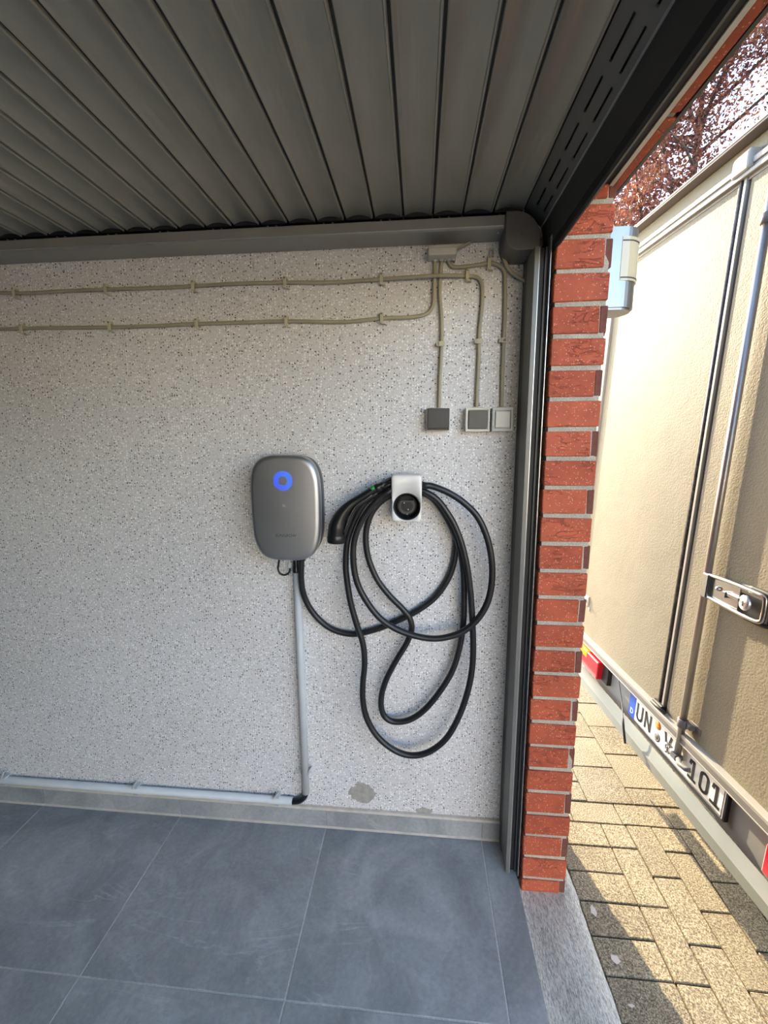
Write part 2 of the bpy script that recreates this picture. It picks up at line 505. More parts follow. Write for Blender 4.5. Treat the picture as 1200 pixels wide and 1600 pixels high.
M['plate_white'] = simple('plate_white', (0.74, 0.74, 0.70), 0.35, 0, 0.04, 20)
M['plate_blue'] = simple('plate_blue', (0.012, 0.075, 0.42), 0.35)
M['ink'] = simple('plate_ink', (0.010, 0.010, 0.010), 0.4)
M['glass'] = simple('opal_glass_bounce', (0.66, 0.58, 0.38), 0.25, 0, 0.02, 10, coat=0.5)  # cream of the trailer's bounce light put into the opal glass colour
M['leaf'] = m_leaf()
M['bark'] = m_grainy('bark', (0.05, 0.04, 0.035), (0.09, 0.07, 0.06), (0.14, 0.11, 0.09), 30, 0.9, 0.8, 0.01, 4)

# ------------------------------------------------------------------ garage shell
XI, YF = -5.2, -3.40          # far inner end, opposite side wall
def structure(name, mb, mat, label=None, parent=None):
    o = mb.build(name, mat, parent)
    o['kind'] = 'structure'
    if label: o['label'] = label
    return o

structure('wall_back', MB().box(XI - .2, 0.375, 0.0, 0.24, -0.1, 2.5), M['wall'], 'light grey garage side wall flecked with black and white paint chips')
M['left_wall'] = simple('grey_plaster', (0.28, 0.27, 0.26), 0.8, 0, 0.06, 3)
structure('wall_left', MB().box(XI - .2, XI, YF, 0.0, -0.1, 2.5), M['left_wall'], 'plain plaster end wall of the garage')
structure('wall_near', MB().box(XI - .2, 0.05, YF - .24, YF, -0.1, 2.5), M['left_wall'], 'plain plaster side wall opposite the charger')  # unseen; greyed and stopped short of the door to shape the light
structure('ceiling', MB().box(XI - .2, 0.40, YF, 0.0, 2.42, 2.5), M['ceiling'], 'grey garage ceiling slab above the roller door')

# floor: screed with a tile field laid in it
floor = structure('floor', MB().box(XI, 0.352, YF, 0.0, -0.12, -0.0010), M['grout'], 'dark slate tile floor with pale joints')
TX0, TS, JX = -1.5535, 0.6005, 0.0021
ry = [-0.016] + [-0.5092 - 0.6005 * i for i in range(5)] + [YF]
tx = [XI] + [TX0 + i * TS for i in range(-5, 4)] + [0.354]
tile_cache = {}
for j in range(len(ry) - 1):
    for i in range(len(tx) - 1):
        w, d = tx[i + 1] - tx[i] - 2 * JX, ry[j] - ry[j + 1] - 2 * JX
        key = (round(w, 3), round(d, 3))
        if key not in tile_cache:
            tile_cache[key] = MB().box(-w / 2, w / 2, -d / 2, d / 2, -0.010, 0.0, 0.0008).mesh('tile', M['tile'])
        obj('tile', tile_cache[key], floor, ((tx[i] + tx[i + 1]) / 2, (ry[j] + ry[j + 1]) / 2, RNG.uniform(-.0002, .0002)))

# tiled skirting along the charger wall
skirt = structure('baseboard_back', MB().box(XI, 0.318, -0.009, 0.0, 0.0, 0.076), M['grout'], 'slate skirting strip at the foot of the charger wall')
sx = [XI] + [TX0 + i * TS for i in range(-5, 4)] + [0.318]
for i in range(len(sx) - 1):
    MB().box(sx[i] + .0018, sx[i + 1] - .0018, -0.0135, -0.0085, 0.0035, 0.0745, 0.0008).build('skirting_tile', M['tile'], skirt)
MB().prism([(-0.0135, 0.0745), (-0.001, 0.0745), (-0.001, 0.083), (-0.010, 0.081)], XI, 0.318, 'x').build('top_joint', M['silicone'], skirt)
MB().prism([(-0.0190, 0.0008), (-0.0100, 0.0008), (-0.0100, 0.0065), (-0.0135, 0.0055)], XI, 0.318, 'x').build('bottom_joint', M['silicone'], skirt)

# concrete threshold under the door
def rough_slab(x0, x1, y0, y1, z0, z1, nx, ny, edge):
    mb = MB(); vs = []; fs = []
    for j in range(ny + 1):
        for i in range(nx + 1):
            y = y0 + (y1 - y0) * j / ny
            x = x0 + (x1 - x0) * i / nx
            z = z1 + 0.0016 * noise.noise(Vector((x * 18, y * 9, 0)))
            if i == nx:
                x += edge * noise.noise(Vector((1.3, y * 11, 0))) + edge * .5 * noise.noise(Vector((5.3, y * 40, 0))); z -= 0.010
            if i == nx - 1:
                z -= 0.0015
            vs.append((x, y, z))
    for j in range(ny):
        for i in range(nx):
            a = j * (nx + 1) + i
            fs.append((a, a + 1, a + nx + 2, a + nx + 1))
    k = len(vs)
    for j in range(ny + 1):
        vs.append((vs[j * (nx + 1) + nx][0] + .004, vs[j * (nx + 1) + nx][1], z0))
    for j in range(ny):
        a = j * (nx + 1) + nx; b = a + nx + 1
        fs.append((a, k + j, k + j + 1, b))
    return mb.add(vs, fs, True)
structure('trim_1', rough_slab(0.355, 0.551, YF, 0.36, -0.12, -0.030, 8, 150, 0.006), M['concrete'], 'rough concrete threshold between the tiles and the pavers')

# added unseen pale wall; bounces sunlight into the garage as fill
structure('bounce_wall', MB().box(-7.0, 15.0, -9.4, -9.0, -0.2, 3.1), M['bounce_render'], 'added unseen pale wall that bounces sun into the garage')

# ------------------------------------------------------------------ brick front: pier, lintel
pier = structure('wall_front', MB().box(0.3690, 0.5035, -0.1495, 0.345, -0.12, 2.30), M['mortar'], 'red brick pier and lintel around the garage opening')
PITCH, ZB0 = 0.0843, 1.9655
brick_cache = {}
def brick(w, d, h, mat, var, jit=0.0012):
    k = (round(w, 3), round(d, 3), round(h, 3), mat, var)
    if k not in brick_cache:
        brick_cache[k] = MB().box(-w / 2, w / 2, -d / 2, d / 2, -h / 2, h / 2, 0.0022, jit, random.Random(hash((round(w, 3), var)) & 0xffff)).mesh('brick', M[mat])
    return brick_cache[k]
def put_brick(x0, x1, y0, y1, z0, z1, mat='brick', name='brick'):
    o = obj(name, brick(x1 - x0, y1 - y0, z1 - z0, mat, RNG.randrange(5)), pier, ((x0 + x1) / 2 + RNG.uniform(-.0012, .0012), (y0 + y1) / 2 + RNG.uniform(-.0012, .0012), (z0 + z1) / 2))
    return o
for n in range(-4, 25):
    zb = ZB0 - n * PITCH
    zt = zb + 0.0715
    if n % 2 == 0:
        put_brick(0.3632, 0.4885, -0.1550, 0.070, zb, zt)
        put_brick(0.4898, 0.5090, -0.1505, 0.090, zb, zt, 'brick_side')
        put_brick(0.4300, 0.5090, 0.1020, 0.345, zb, zt)
    else:
        put_brick(0.3632, 0.5080, -0.1550, -0.050, zb, zt)
        put_brick(0.4100, 0.5090, -0.0380, 0.205, zb, zt)
        put_brick(0.4100, 0.5090, 0.2170, 0.345, zb, zt)
# lintel over the opening: a course of stretchers, its underside showing, concrete behind
lint = MB().box(0.485, 0.517, YF - .1, -0.150, 2.168, 2.50)
lint_o = structure('trim_2', lint, M['mortar'], 'pale lintel core over the garage opening')
MB().box(0.400, 0.4895, YF - .1, -0.115, 2.166, 2.50).build('lintel_shade', M['rubber'], lint_o)  # black block; shade under the lintel put into its colour
MB().box(0.4890, 0.4998, YF - .1, -0.150, 2.1625, 2.30).build('lintel_joint', M['pale_joint'], lint_o)
y = -0.1150
k = 0
while y > YF - .2:
    L = 0.258
    for row in range(3):
        put_brick(0.4998, 0.5236, y - L - (0.13 if row % 2 else 0), y - (0.13 if row % 2 else 0), 2.1645 + row * PITCH, 2.1645 + 0.0715 + row * PITCH)
    y -= L + 0.014; k += 1
# dark roof edge above the lintel, running along the facade
roof = structure('trim_3', MB().box(0.5250, 0.5330, YF - .2, 0.36, 2.1655, 2.20).box(XI - .2, 0.56, YF - .25, 0.36, 2.50, 2.56), M['slat_dark'], 'dark metal flashing along the outer edge of the lintel')

# ------------------------------------------------------------------ roller door under the ceiling
door = empty('door_1', (0.3, -1.3, 2.157))
tag(door, 'grey slatted roller door stored overhead on side tracks', kind='structure')
DX, DY, DZ = 0.3, -1.3, 2.157
P_ = 0.0862
X14 = 0.2930
# one slat profile (x along the curtain, z up); seen from below it is hollow and ends in a small bead
prof = [(0.0036, 0.020), (0.0036, 0.0006), (0.0050, -0.0008)]
for i in range(11):
    a = i / 10
    prof.append((0.0060 + a * 0.0700, -0.0008 + 0.0078 * sin(pi * (a ** 0.9)) ** 0.95))
prof += [(0.0778, -0.0012), (0.0795, -0.0040), (0.0822, -0.0042), (0.0838, -0.0020), (0.0840, 0.0030), (0.0840, 0.020)]
slat_me = MB().prism(prof, -2.0, 1.226, 'y').mesh('slat', M['slat'])
cap_me = MB().box(0.002, 0.084, 0, 0.042, -0.0042, 0.018, 0.002).mesh('end_cap', M['rubber'])
seam_shade_me = MB().box(0.0835, 0.0900, -2.0, 1.235, 0.0045, 0.0140).mesh('seam_shade', M['rubber'])  # black strip in the seam groove; its shade put into the colour
scr_me = MB().lathe([(0, 0.0022), (0.0022, 0.0018), (0.0032, 0.0)], (0, 0, 0), (0, 0, -1), 10).mesh('screw', M['alu'])
for i in range(31):
    x = X14 - (i + 1) * P_
    s = obj('slat', slat_me, door, (x - DX, 0.0, 0.0))
    c = obj('end_cap', cap_me, s, (0, 1.226, 0))
    obj('seam_shade', seam_shade_me, s)
    if i % 2 == 0:
        obj('screw', scr_me, s, (0.020, 1.237, -0.0044)); obj('screw', scr_me, s, (0.047, 1.237, -0.0044))
# vented slat turning into the vertical track, with two rows of long slots cut through it
a0, a1 = Vector((0.2945, 2.157)), Vector((0.345, 2.115))
YA, YB = -3.30, -0.058
PER, SL = 0.1072, 0.080
def vent_rows():
    rows = [(0.0, None), (0.36, None), (0.44, 0.118), (0.745, None), (0.825, 0.112), (1.0, None)]
    mb = MB()
    bands = [(0.0, 0.37, None), (0.37, 0.44, 0.121), (0.44, 0.75, None), (0.75, 0.82, 0.117), (0.82, 1.0, None)]
    T = 0.004
    nrm = Vector((-(a1 - a0).y, (a1 - a0).x)).normalized()
    if nrm.y < 0: nrm = -nrm
    def P(w, y, t):
        q = a0 + (a1 - a0) * w + nrm * t
        return (q.x, y, q.y)
    for w0, w1, st in bands:
        segs = []
        if st is None:
            segs = [(YA, YB)]
        else:
            y = YB
            ys = -st
            while ys > YA + PER:
                segs.append((ys, y)); y = ys - SL; ys -= PER
            segs.append((YA, y))
        for ya, yb in segs:
            vs = [P(w0, ya, 0), P(w1, ya, 0), P(w1, yb, 0), P(w0, yb, 0), P(w0, ya, T), P(w1, ya, T), P(w1, yb, T), P(w0, yb, T)]
            mb.add(vs, [(0, 1, 2, 3), (4, 5, 6, 7), (0, 1, 5, 4), (1, 2, 6, 5), (2, 3, 7, 6), (3, 0, 4, 7)])
    return mb
s = vent_rows().build('vented_slat', M['vent'], door)
s.location = (-DX, -DY, -DZ)
bk = MB().prism([(0.284, 2.1745), (0.284, 2.168), (0.298, 2.1655), (0.300, 2.172), (0.355, 2.126), (0.362, 2.134), (0.306, 2.182)], YA, YB).build('slat_backing', M['rubber'], s)
bd = MB().prism([(0.3435, 2.1185), (0.3465, 2.1120), (0.3495, 2.1125), (0.3520, 2.1170), (0.349, 2.124)], YA, YB).build('bead', M['vent_edge'], s)
e = MB().prism([(0.3485, 2.113), (0.3585, 2.043), (0.374, 2.045), (0.374, 2.115)], YA, YB).build('end_profile', M['slat_dark'], door); e.location = (-DX, -DY, -DZ)
g = MB().prism([(0.3590, 2.043), (0.3600, 2.024), (0.3640, 2.0185), (0.372, 2.024), (0.373, 2.045)], YA, YB).build('rubber_seal', M['rubber'], door); g.location = (-DX, -DY, -DZ)

# side tracks of the door
track = MB()
track.prism([(-0.080, 2.142), (-0.0815, 2.140), (-0.0815, 2.1135), (-0.076, 2.1085), (-0.004, 2.105), (-0.0015, 2.108), (-0.0015, 2.1425)], XI + .3, 0.2385, 'x')
o = track.build('ceiling_track', M['rail'], door); o.location = (-DX, -DY, -DZ)
MB().box(XI + .3, 0.235, -0.0822, -0.0812, 2.1115, 2.1145, 0.0003).build('track_edge', M['alu'], o)
MB().lathe([(0, .002), (.003, .0016), (.004, 0)], (0.226, -0.055, 2.1068), (0, 0, -1), 10).build('screw', M['alu'], o)
# elbow cover
out_ = [(0.2385, 2.1405)]
for i in range(11):
    a = pi / 2 - i / 10 * pi / 2
    out_.append((0.264 + 0.071 * cos(a), 2.0665 + 0.074 * sin(a)))
out_ += [(0.3350, 2.0390), (0.2830, 2.0385)]
for i in range(1, 9):
    a = -pi / 2 - i / 8 * pi / 2
    out_.append((0.2795 + 0.041 * cos(a), 2.0795 + 0.041 * sin(a)))
bm = bmesh.new()
lo = [bm.verts.new((x, -0.102, z)) for x, z in out_]; hi = [bm.verts.new((x, -0.001, z)) for x, z in out_]
nn = len(out_)
ff = bm.faces.new(lo); bm.faces.new(list(reversed(hi)))
for i in range(nn):
    bm.faces.new((lo[i], hi[i], hi[(i + 1) % nn], lo[(i + 1) % nn]))
bmesh.ops.recalc_face_normals(bm, faces=bm.faces)
bmesh.ops.bevel(bm, geom=[ed for ed in bm.edges if all(v.co.y < -.1 for v in ed.verts)], offset=0.0022, segments=2, profile=0.5, affect='EDGES')
o = MB().bm(bm).build('elbow_cover', M['elbow'], door); o.location = (-DX, -DY, -DZ)
MB().lathe([(0, 0.003), (0.003, 0.0024), (0.0045, 0)], (0.284, -0.1015, 2.0805), (0, -1, 0), 12).build('screw_cap', M['elbow'], o)
MB().lathe([(0, 0.003), (0.003, 0.0024), (0.0045, 0)], (0.312, -0.055, 2.0388), (0, 0, -1), 12).build('screw_cap', M['elbow'], o)
# vertical guide rail
o = MB().box(0.3150, 0.3185, -0.1235, -0.050, 0.012, 2.036).build('guide_rail', M['rail_dark'], door); o.location = (-DX, -DY, -DZ)
MB().box(0.3150, 0.3290, -0.1265, -0.1235, 0.0, 2.036, 0.0006).build('front_lip', M['rail_dark'], o)
MB().box(0.3262, 0.3294, -0.1272, -0.1228, 0.0, 2.036, 0.0009).build('lit_edge', M['alu'], o)  # lip edge facing the light; its highlight put into brighter metal
MB().box(0.3300, 0.3440, -0.1150, -0.090, 0.0, 2.036).build('brush_seal', M['rubber'], o)
MB().box(0.3450, 0.3500, -0.1210, -0.050, 0.0, 2.036).build('inner_web', M['slat_dark'], o)
MB().box(0.3545, 0.3572, -0.1360, -0.120, 0.0, 2.060, 0.0006).build('outer_lip', M['alu'], o)
MB().box(0.3500, 0.3680, -0.1200, -0.050, -0.03, 2.060).build('frame_gasket', M['rubber'], o)
MB().box(0.3150, 0.3690, -0.0500, 0.0, 0.0, 2.036).build('rail_shade_fill', M['slat_dark'], o)  # dark block behind the rail; corner shade put into its colour

# ------------------------------------------------------------------ driveway of concrete pavers
GZ = -0.040
drive = structure('ground', MB().box(-30, 40, -40, 40, -0.5, GZ - 0.012), M['sand'], 'concrete paver driveway outside the garage')
PU = 0.0975
pav_cache = {}
def paver(x0, x1, y0, y1):
    w, d = x1 - x0 - 0.0045, y1 - y0 - 0.0050
    k = (round(w, 3), round(d, 3), RNG.randrange(3))
    if k not in pav_cache:
        pav_cache[k] = MB().box(-w / 2, w / 2, -d / 2, d / 2, -0.03, 0.0, 0.0022, 0.0008, RNG).mesh('paver', M['paver'])
    obj('paver', pav_cache[k], drive, ((x0 + x1) / 2, (y0 + y1) / 2, GZ + RNG.uniform(-.0015, .0015)))
YH = 0.1300
xs = [0.5530, 0.7470] + [0.7470 + PU * i for i in range(1, 9)]
for i in range(24):                              # header strip along the threshold
    paver(xs[0], xs[1], YH - (i + 1) * PU, YH - i * PU)
for c in range(8):                               # stretcher columns in running bond
    off = 0.0 if c % 2 == 0 else -PU
    if c % 2:
        paver(xs[c + 1], xs[c + 2], YH - 2 * PU, YH) if False else None
    y = YH - PU if c % 2 == 0 else YH - 2 * PU
    paver(xs[c + 1], xs[c + 2], y, YH)
    while y > -1.9:
        paver(xs[c + 1], xs[c + 2], y - 2 * PU, y); y -= 2 * PU
YT = YH + PU
x = 0.450
for i in range(6):                               # one soldier row across
    paver(x, x + 2 * PU, YH, YT); x += 2 * PU
cols = [(0.543, 0.7365, 0.0), (0.7365, 0.930, 1.0), (0.930, 1.1235, 0.45), (1.1235, 1.317, 1.0), (1.317, 1.51, .45)]
for x0, x1, ph in cols:
    y = YT
    first = 2 * PU * (ph if ph > 0.01 else 0.52)
    paver(x0, x1, y, y + first); y += first
    while y < 2.2:
        paver(x0, x1, y, y + 2 * PU); y += 2 * PU

# dried white paint spots on the pavers by the threshold
rs = random.Random(4)
for cx, cy, rx, ry_ in ((0.588, -0.192, 0.011, 0.017), (0.600, -0.318, 0.013, 0.012), (0.596, -0.418, 0.010, 0.004)):
    pts = [(cx + rx * cos(2 * pi * k / 14) * rs.uniform(.65, 1.15), cy + ry_ * sin(2 * pi * k / 14) * rs.uniform(.65, 1.15)) for k in range(14)]
    MB().prism(pts, GZ + 0.0012, GZ + 0.0026, 'z').build('paint_spot', M['silicone'], drive)

# ------------------------------------------------------------------ surface cables on the wall
CY = -0.0085
CB_top = [(-2.4,2.012),(-1.9,2.010),(-1.62,2.013),(-1.434,2.014),(-1.34,2.009),(-1.199,2.011),(-1.049,2.011),(-0.902,2.01),(-0.742,2.011),(-0.594,2.013),(-0.434,2.011),(-0.278,2.006),(-0.122,2.008),(0.016,2.008),(0.075,2.0085),(0.144,2.009),(0.174,2.004),(0.188,1.989),(0.192,1.963),(0.192,1.916),(0.186,1.841),(0.187,1.763),(0.185,1.684),(0.185,1.605)]
CB_low = [(-2.4,1.897),(-1.9,1.895),(-1.62,1.899),(-1.454,1.896),(-1.374,1.896),(-1.214,1.894),(-1.049,1.891),(-0.891,1.891),(-0.74,1.893),(-0.59,1.893),(-0.435,1.893),(-0.281,1.886),(-0.218,1.886),(-0.123,1.893),(-0.053,1.893),(-0.003,1.896),(0.023,1.904),(0.039,1.925),(0.043,1.959),(0.044,2.015),(0.0445,2.058)]
CB_mid = [(0.066,2.058),(0.062,2.014),(0.061,1.958),(0.068,1.882),(0.069,1.805),(0.066,1.726),(0.065,1.676),(0.064,1.605)]
CB_right = [(0.086,2.058),(0.091,2.046),(0.108,2.036),(0.163,2.038),(0.209,2.043),(0.236,2.037),(0.256,2.018),(0.26,1.979),(0.263,1.895),(0.262,1.816),(0.262,1.723),(0.264,1.603)]
CB_motor = [(0.250,2.062),(0.253,2.053),(0.265,2.025),(0.289,2.002),(0.327,1.981)]
CB_spur = [(0.106,2.078),(0.111,2.084),(0.132,2.092),(0.150,2.101)]

def wall_cable(name, pts, label, r=0.0060, mat='beige_cable', ys=None, cat='cable', n=8):
    P = [(x, (ys[i] if ys else CY), z) for i, (x, z) in enumerate(pts)]
    c = P[len(P) // 2]
    root = empty(name, c)
    o = MB().tube(smooth_path(P, 5), r, n).build('sheath', M[mat], root)
    o.location = (-c[0], -c[1], -c[2])
    tag(root, label, cat, 'beige surface cables on the charger wall')
    return root
def rel(o, root):
    o.location = tuple(-c for c in root.location)
    return o
over = {15: 0}
top_y = [CY] * len(CB_top)
for i, (x, z) in enumerate(CB_top):
    if -0.05 < x < 0.10 and z > 2.0: top_y[i] = -0.0218        # hops over the two vertical runs
top_y[12] = -0.0130
c_top = wall_cable('surface_cable', CB_top, 'long upper beige cable clipped along the wall, bending down to the middle switch', ys=top_y)
c_low = wall_cable('surface_cable', CB_low, 'long lower beige cable clipped along the wall and rising into the junction box')
c_mid = wall_cable('surface_cable', CB_mid, 'straight beige cable from the junction box down to the left switch with the charcoal key')
c_right = wall_cable('surface_cable', CB_right, 'short beige cable bending round to the pale rightmost switch')
c_mot = wall_cable('surface_cable', CB_motor, 'beige cable curving from the dark elbow cover into the vertical rail', ys=[-0.014, -0.014, -0.017, -0.017, -0.014])
c_spur = wall_cable('surface_cable', CB_spur, 'short beige cable stub between the junction box and the overhead track', 0.0045, ys=[-0.02] * 4)
def hclip(root, x, z, y=0.0, tall=0.030):
    mb = MB().box(x - .0055, x + .0055, -0.0185 + y, -0.0155 + y, z - tall * .45, z + tall * .55, 0.0008)
    mb.box(x - .0055, x + .0055, -0.0155 + y, -0.0002, z + tall * .30, z + tall * .55, 0.0008)
    mb.prism([(x - .0055, z - tall * .45), (x + .0055, z - tall * .45), (x + .013, z - tall * .62), (x + .002, z - tall * .62)], -0.016 + y, -0.001)
    o = rel(mb.build('cable_clip', M['clip'], root), root)
    n = rel(MB().lathe([(0, .003), (.0022, .0026), (.003, 0)], (x, -0.0182 + y, z + tall * .40), (0, -1, 0), 8).build('nail_head', M['steel'], o), root)
    n.location = (0, 0, 0)
for x in (-2.04, -1.70, -1.376, -1.044, -0.739, -0.432, -0.122, 0.144):
    hclip(c_top, x, 2.009 if x > -1.9 else 2.010, -0.001 if x < .1 else -.004)
for x in (-2.02, -1.69, -1.368, -1.044, -0.737, -0.433, -0.122):
    hclip(c_low, x, 1.892 if x > -1.9 else 1.895)
def vclip(root, x, z, nail):
    mb = MB().box(x - .0105, x + .0115, -0.0185, -0.0150, z - .0075, z + .0075, 0.0008)
    mb.box(x - .0150, x - .0070, -0.0185, -0.0002, z - .0065, z + .0065, 0.0008)
    o = rel(mb.build('cable_clip', M['clip'], root), root)
    if nail:
        n = MB().lathe([(0, .002), (.0035, .0016), (.0042, 0)], (x + .001, -0.0183, z), (0, -1, 0), 10).build('nail_head', M['steel'], o)
vclip(c_mid, 0.067, 1.809, False); vclip(c_top, 0.1865, 1.814, False); vclip(c_right, 0.262, 1.815, True)
hclip(c_right, 0.209, 2.043, 0, 0.034)
bkt = MB().box(0.2085, 0.2235, -0.010, 0.0004, 2.062, 2.066).box(0.2085, 0.2235, -0.010, 0.0004, 2.082, 2.086).box(0.2085, 0.2115, -0.010, 0.0004, 2.066, 2.082).box(0.2205, 0.2235, -0.010, 0.0004, 2.066, 2.082)
o = bkt.build('empty_cable_clip', M['frame_grey'])
tag(o, 'small empty cable clip with a dark slot on the wall beside the elbow cover', 'clip')

# junction box under the track
jb = empty('junction_box', (0.065, -0.025, 2.055))
tag(jb, 'small pale junction box hanging under the overhead track', 'junction box')
bm = MB().box(-0.0425, 0.0435, -0.026, 0.0245, 0.0010, 0.0300, 0.004, seg=2)
bm.build('housing', M['junction'], jb)
MB().box(-0.0445, 0.0455, -0.0275, 0.0245, 0.0190, 0.0215, 0.001).build('lid_joint', M['clip'], jb)
for x in (-0.0205, 0.001, 0.021, 0.034):
    MB().lathe([(0.0085, 0), (0.0085, -0.004), (0.0075, -0.006)], (x, 0.0165 - .003, 0.0022), (0, 0, 1), 12).build('cable_gland', M['frame_grey'], jb)

# ------------------------------------------------------------------ switches
def switch(x0, x1, z0, z1, d, frame, key, label, lip, style):
    cx, cz = (x0 + x1) / 2, (z0 + z1) / 2
    r = empty('light_switch', (cx, 0, cz))
    tag(r, label, 'switch', 'surface switches in a row by the door rail')
    w, h = (x1 - x0) / 2, (z1 - z0) / 2
    MB().box(-w, w, -d * .86, 0.0003, -h, h, 0.003, seg=2).build('back_box', M[frame], r)
    if style == 'plain':
        MB().box(-w * .90, w * .97, -d * 1.10, -d * .60, -h * .80, h * .985, 0.0022, seg=2).build('rocker', M[key], r)
        MB().box(-w * .90, w * .97, -d * 1.00, -d * .60, -h * .93, -h * .82, 0.001).build('rocker_foot', M['black'], r)
    else:
        m_ = lip
        # raised frame: four bars round the key
        fr = MB()
        fr.box(-w, w, -d, -d * .80, h - (h * m_), h, 0.0012).box(-w, w, -d, -d * .80, -h, -h + h * m_, 0.0012)
        fr.box(-w, -w + w * m_, -d, -d * .80, -h + h * m_ - .0015, h - h * m_ + .0015, 0.0012).box(w - w * m_, w, -d, -d * .80, -h + h * m_ - .0015, h - h * m_ + .0015, 0.0012)
        fr.build('frame', M[frame], r)
        MB().box(-w * (1 - m_), w * (1 - m_), -d * .84, -d * .80, -h * (1 - m_), h * (1 - m_)).build('shadow_gap', M['black'], r)
        k = 1 - m_ - 0.055
        MB().box(-w * k, w * k, -d * 1.04, -d * .80, -h * k, h * k, 0.0022, seg=2).build('rocker', M[key], r)
    MB().box(-0.014, 0.014, -0.017, 0.0, h - .0005, h + .0035, 0.001).build('cable_entry', M['clip'], r)
    return r
switch(0.0225, 0.0975, 1.537, 1.6085, 0.034, 'frame_white', 'key_dark', 'surface switch with a big charcoal rocker overlapping its frame, standing apart', 0.1, 'plain')
switch(0.1475, 0.2235, 1.534, 1.6085, 0.034, 'frame_white', 'key_olive', 'surface switch with dark grey key inside a bright cream frame', 0.16, 'frame')
sw3 = switch(0.2300, 0.2965, 1.534, 1.6085, 0.036, 'frame_grey', 'key_white', 'surface switch with pale key in a light grey frame, next to the door rail', 0.25, 'frame')

# ------------------------------------------------------------------ wall charger
def sq_loop(cx, cz, hw, hh, y, n=72, e=3.6, taper=0.0, dome=0.0):
    L = []
    for k in range(n):
        a = 2 * pi * k / n + pi / n
        c, s_ = cos(a), sin(a)
        x = abs(c) ** (2 / e) * (1 if c > 0 else -1); z = abs(s_) ** (2 / e) * (1 if s_ > 0 else -1)
        L.append((cx + x * hw * (1 + taper * z), y, cz + z * hh))
    return L
WX, WZ = -0.4360, 1.2870
wb = empty('wall_charger', (WX, 0, WZ))
tag(wb, 'grey rounded wall charger box with a glowing blue ring, on the flecked wall', 'charger')
hw, hh = 0.1165, 0.1765
MB().loft([sq_loop(0, 0, hw * .93, hh * .95, 0.0005), sq_loop(0, 0, hw * .96, hh * .97, -0.010), sq_loop(0, 0, hw * .985, hh * .985, -0.045), sq_loop(0, 0, hw * .985, hh * .985, -0.066)], cap1=True).build('rear_shell', M['box_body'], wb)
lo = [sq_loop(0, 0, hw * .97, hh * .975, -0.064, taper=.02), sq_loop(0, 0, hw, hh, -0.068, taper=.02), sq_loop(0, 0, hw, hh, -0.086, taper=.02)]
for i in range(1, 7):
    a = i / 6 * pi / 2
    lo.append(sq_loop(0, 0, hw - 0.016 * (1 - cos(a)), hh - 0.016 * (1 - cos(a)), -0.086 - 0.015 * sin(a), taper=.02))
for k, dy in ((0.62, .0022), (0.32, .0034), (0.04, .0038)):
    lo.append(sq_loop(0, 0, (hw - .016) * k, (hh - .016) * k, -0.101 - dy, e=3.6 - (1 - k) * 1.4, taper=.02))
face = MB().loft(lo).build('front_cover', M['box_face'], wb)
def face_y(x, z):
    t = max(abs(x) / hw, abs(z) / hh)
    return -0.1010 - 0.0038 * (1 - min(1, t)) ** 0.5 * 0.98
# blue ring made of many small lamps
ring = MB(); cz = 0.0930
hexv = [(cos(i * pi / 3), sin(i * pi / 3)) for i in range(6)]
pz = 0.0030
row = 0; z = -0.037
while z < 0.037:
    x = -0.038 + (pz / 2 if row % 2 else 0)
    while x < 0.038:
        rr = sqrt(x * x + z * z)
        if 0.0128 < rr < 0.0335:
            rad = 0.00115 if 0.0155 < rr < 0.030 else 0.00075
            y = face_y(x, z + cz) - 0.0004
            ring.add([(x + rad * a, y, z + cz + rad * b) for a, b in hexv] + [(x, y - .0004, z + cz)], [(i, (i + 1) % 6, 6) for i in range(6)])
        x += pz
    z += pz * 0.87; row += 1
r_o = ring.build('light_ring', M['led'], wb, weld=False); r_o['kind'] = 'stuff'
ic = MB().box(-.0060, .0010, -.0008, 0.0003, .0020, .0032).box(-.0060, .0010, -.0008, 0.0003, -.0040, -.0028).box(-.0060, -.0048, -.0008, 0.0003, -.0040, .0032).box(-.0002, .0010, -.0008, 0.0003, -.0040, .0032).box(.0010, .0040, -.0008, 0.0003, -.0040, -.0030)
ic.build('icon', M['print_light'], wb, (0.002, face_y(0, .012), 0.0125))
tm = text_mesh('lettering', 'SUNGROW', 0.0135, M['print_dark'], 1.0)
obj('lettering', tm, wb, (0.002, face_y(0.0, -0.088) + 0.0004, -0.0880))
# things under the box
MB().tube(smooth_path([(-0.040, -0.05, -0.168), (-0.047, -0.05, -0.205), (-0.049, -0.05, -0.221), (-0.044, -0.05, -0.235), (-0.031, -0.05, -0.242), (-0.017, -0.05, -0.238), (-0.008, -0.05, -0.227), (-0.007, -0.05, -0.205)], 5), 0.0036, 8).build('plug_tether', M['cable'], wb)
MB().box(-0.0125, -0.002, -0.058, -0.044, -0.215, -0.196, 0.0015).box(-0.0105, -0.004, -0.056, -0.046, -0.200, -0.170, 0.0012).build('tether_plug', M['frame_grey'], wb)
MB().lathe([(0.0105, -0.165), (0.0105, -0.215), (0.0125, -0.217), (0.0125, -0.240)], (0.0070, -0.024, 0), (0, 0, 1), 16).build('supply_gland', M['black'], wb)
MB().lathe([(0.0130, -0.160), (0.0130, -0.182), (0.0115, -0.190)], (0.0365, -0.045, 0), (0, 0, 1), 16).build('cable_gland', M['black'], wb)

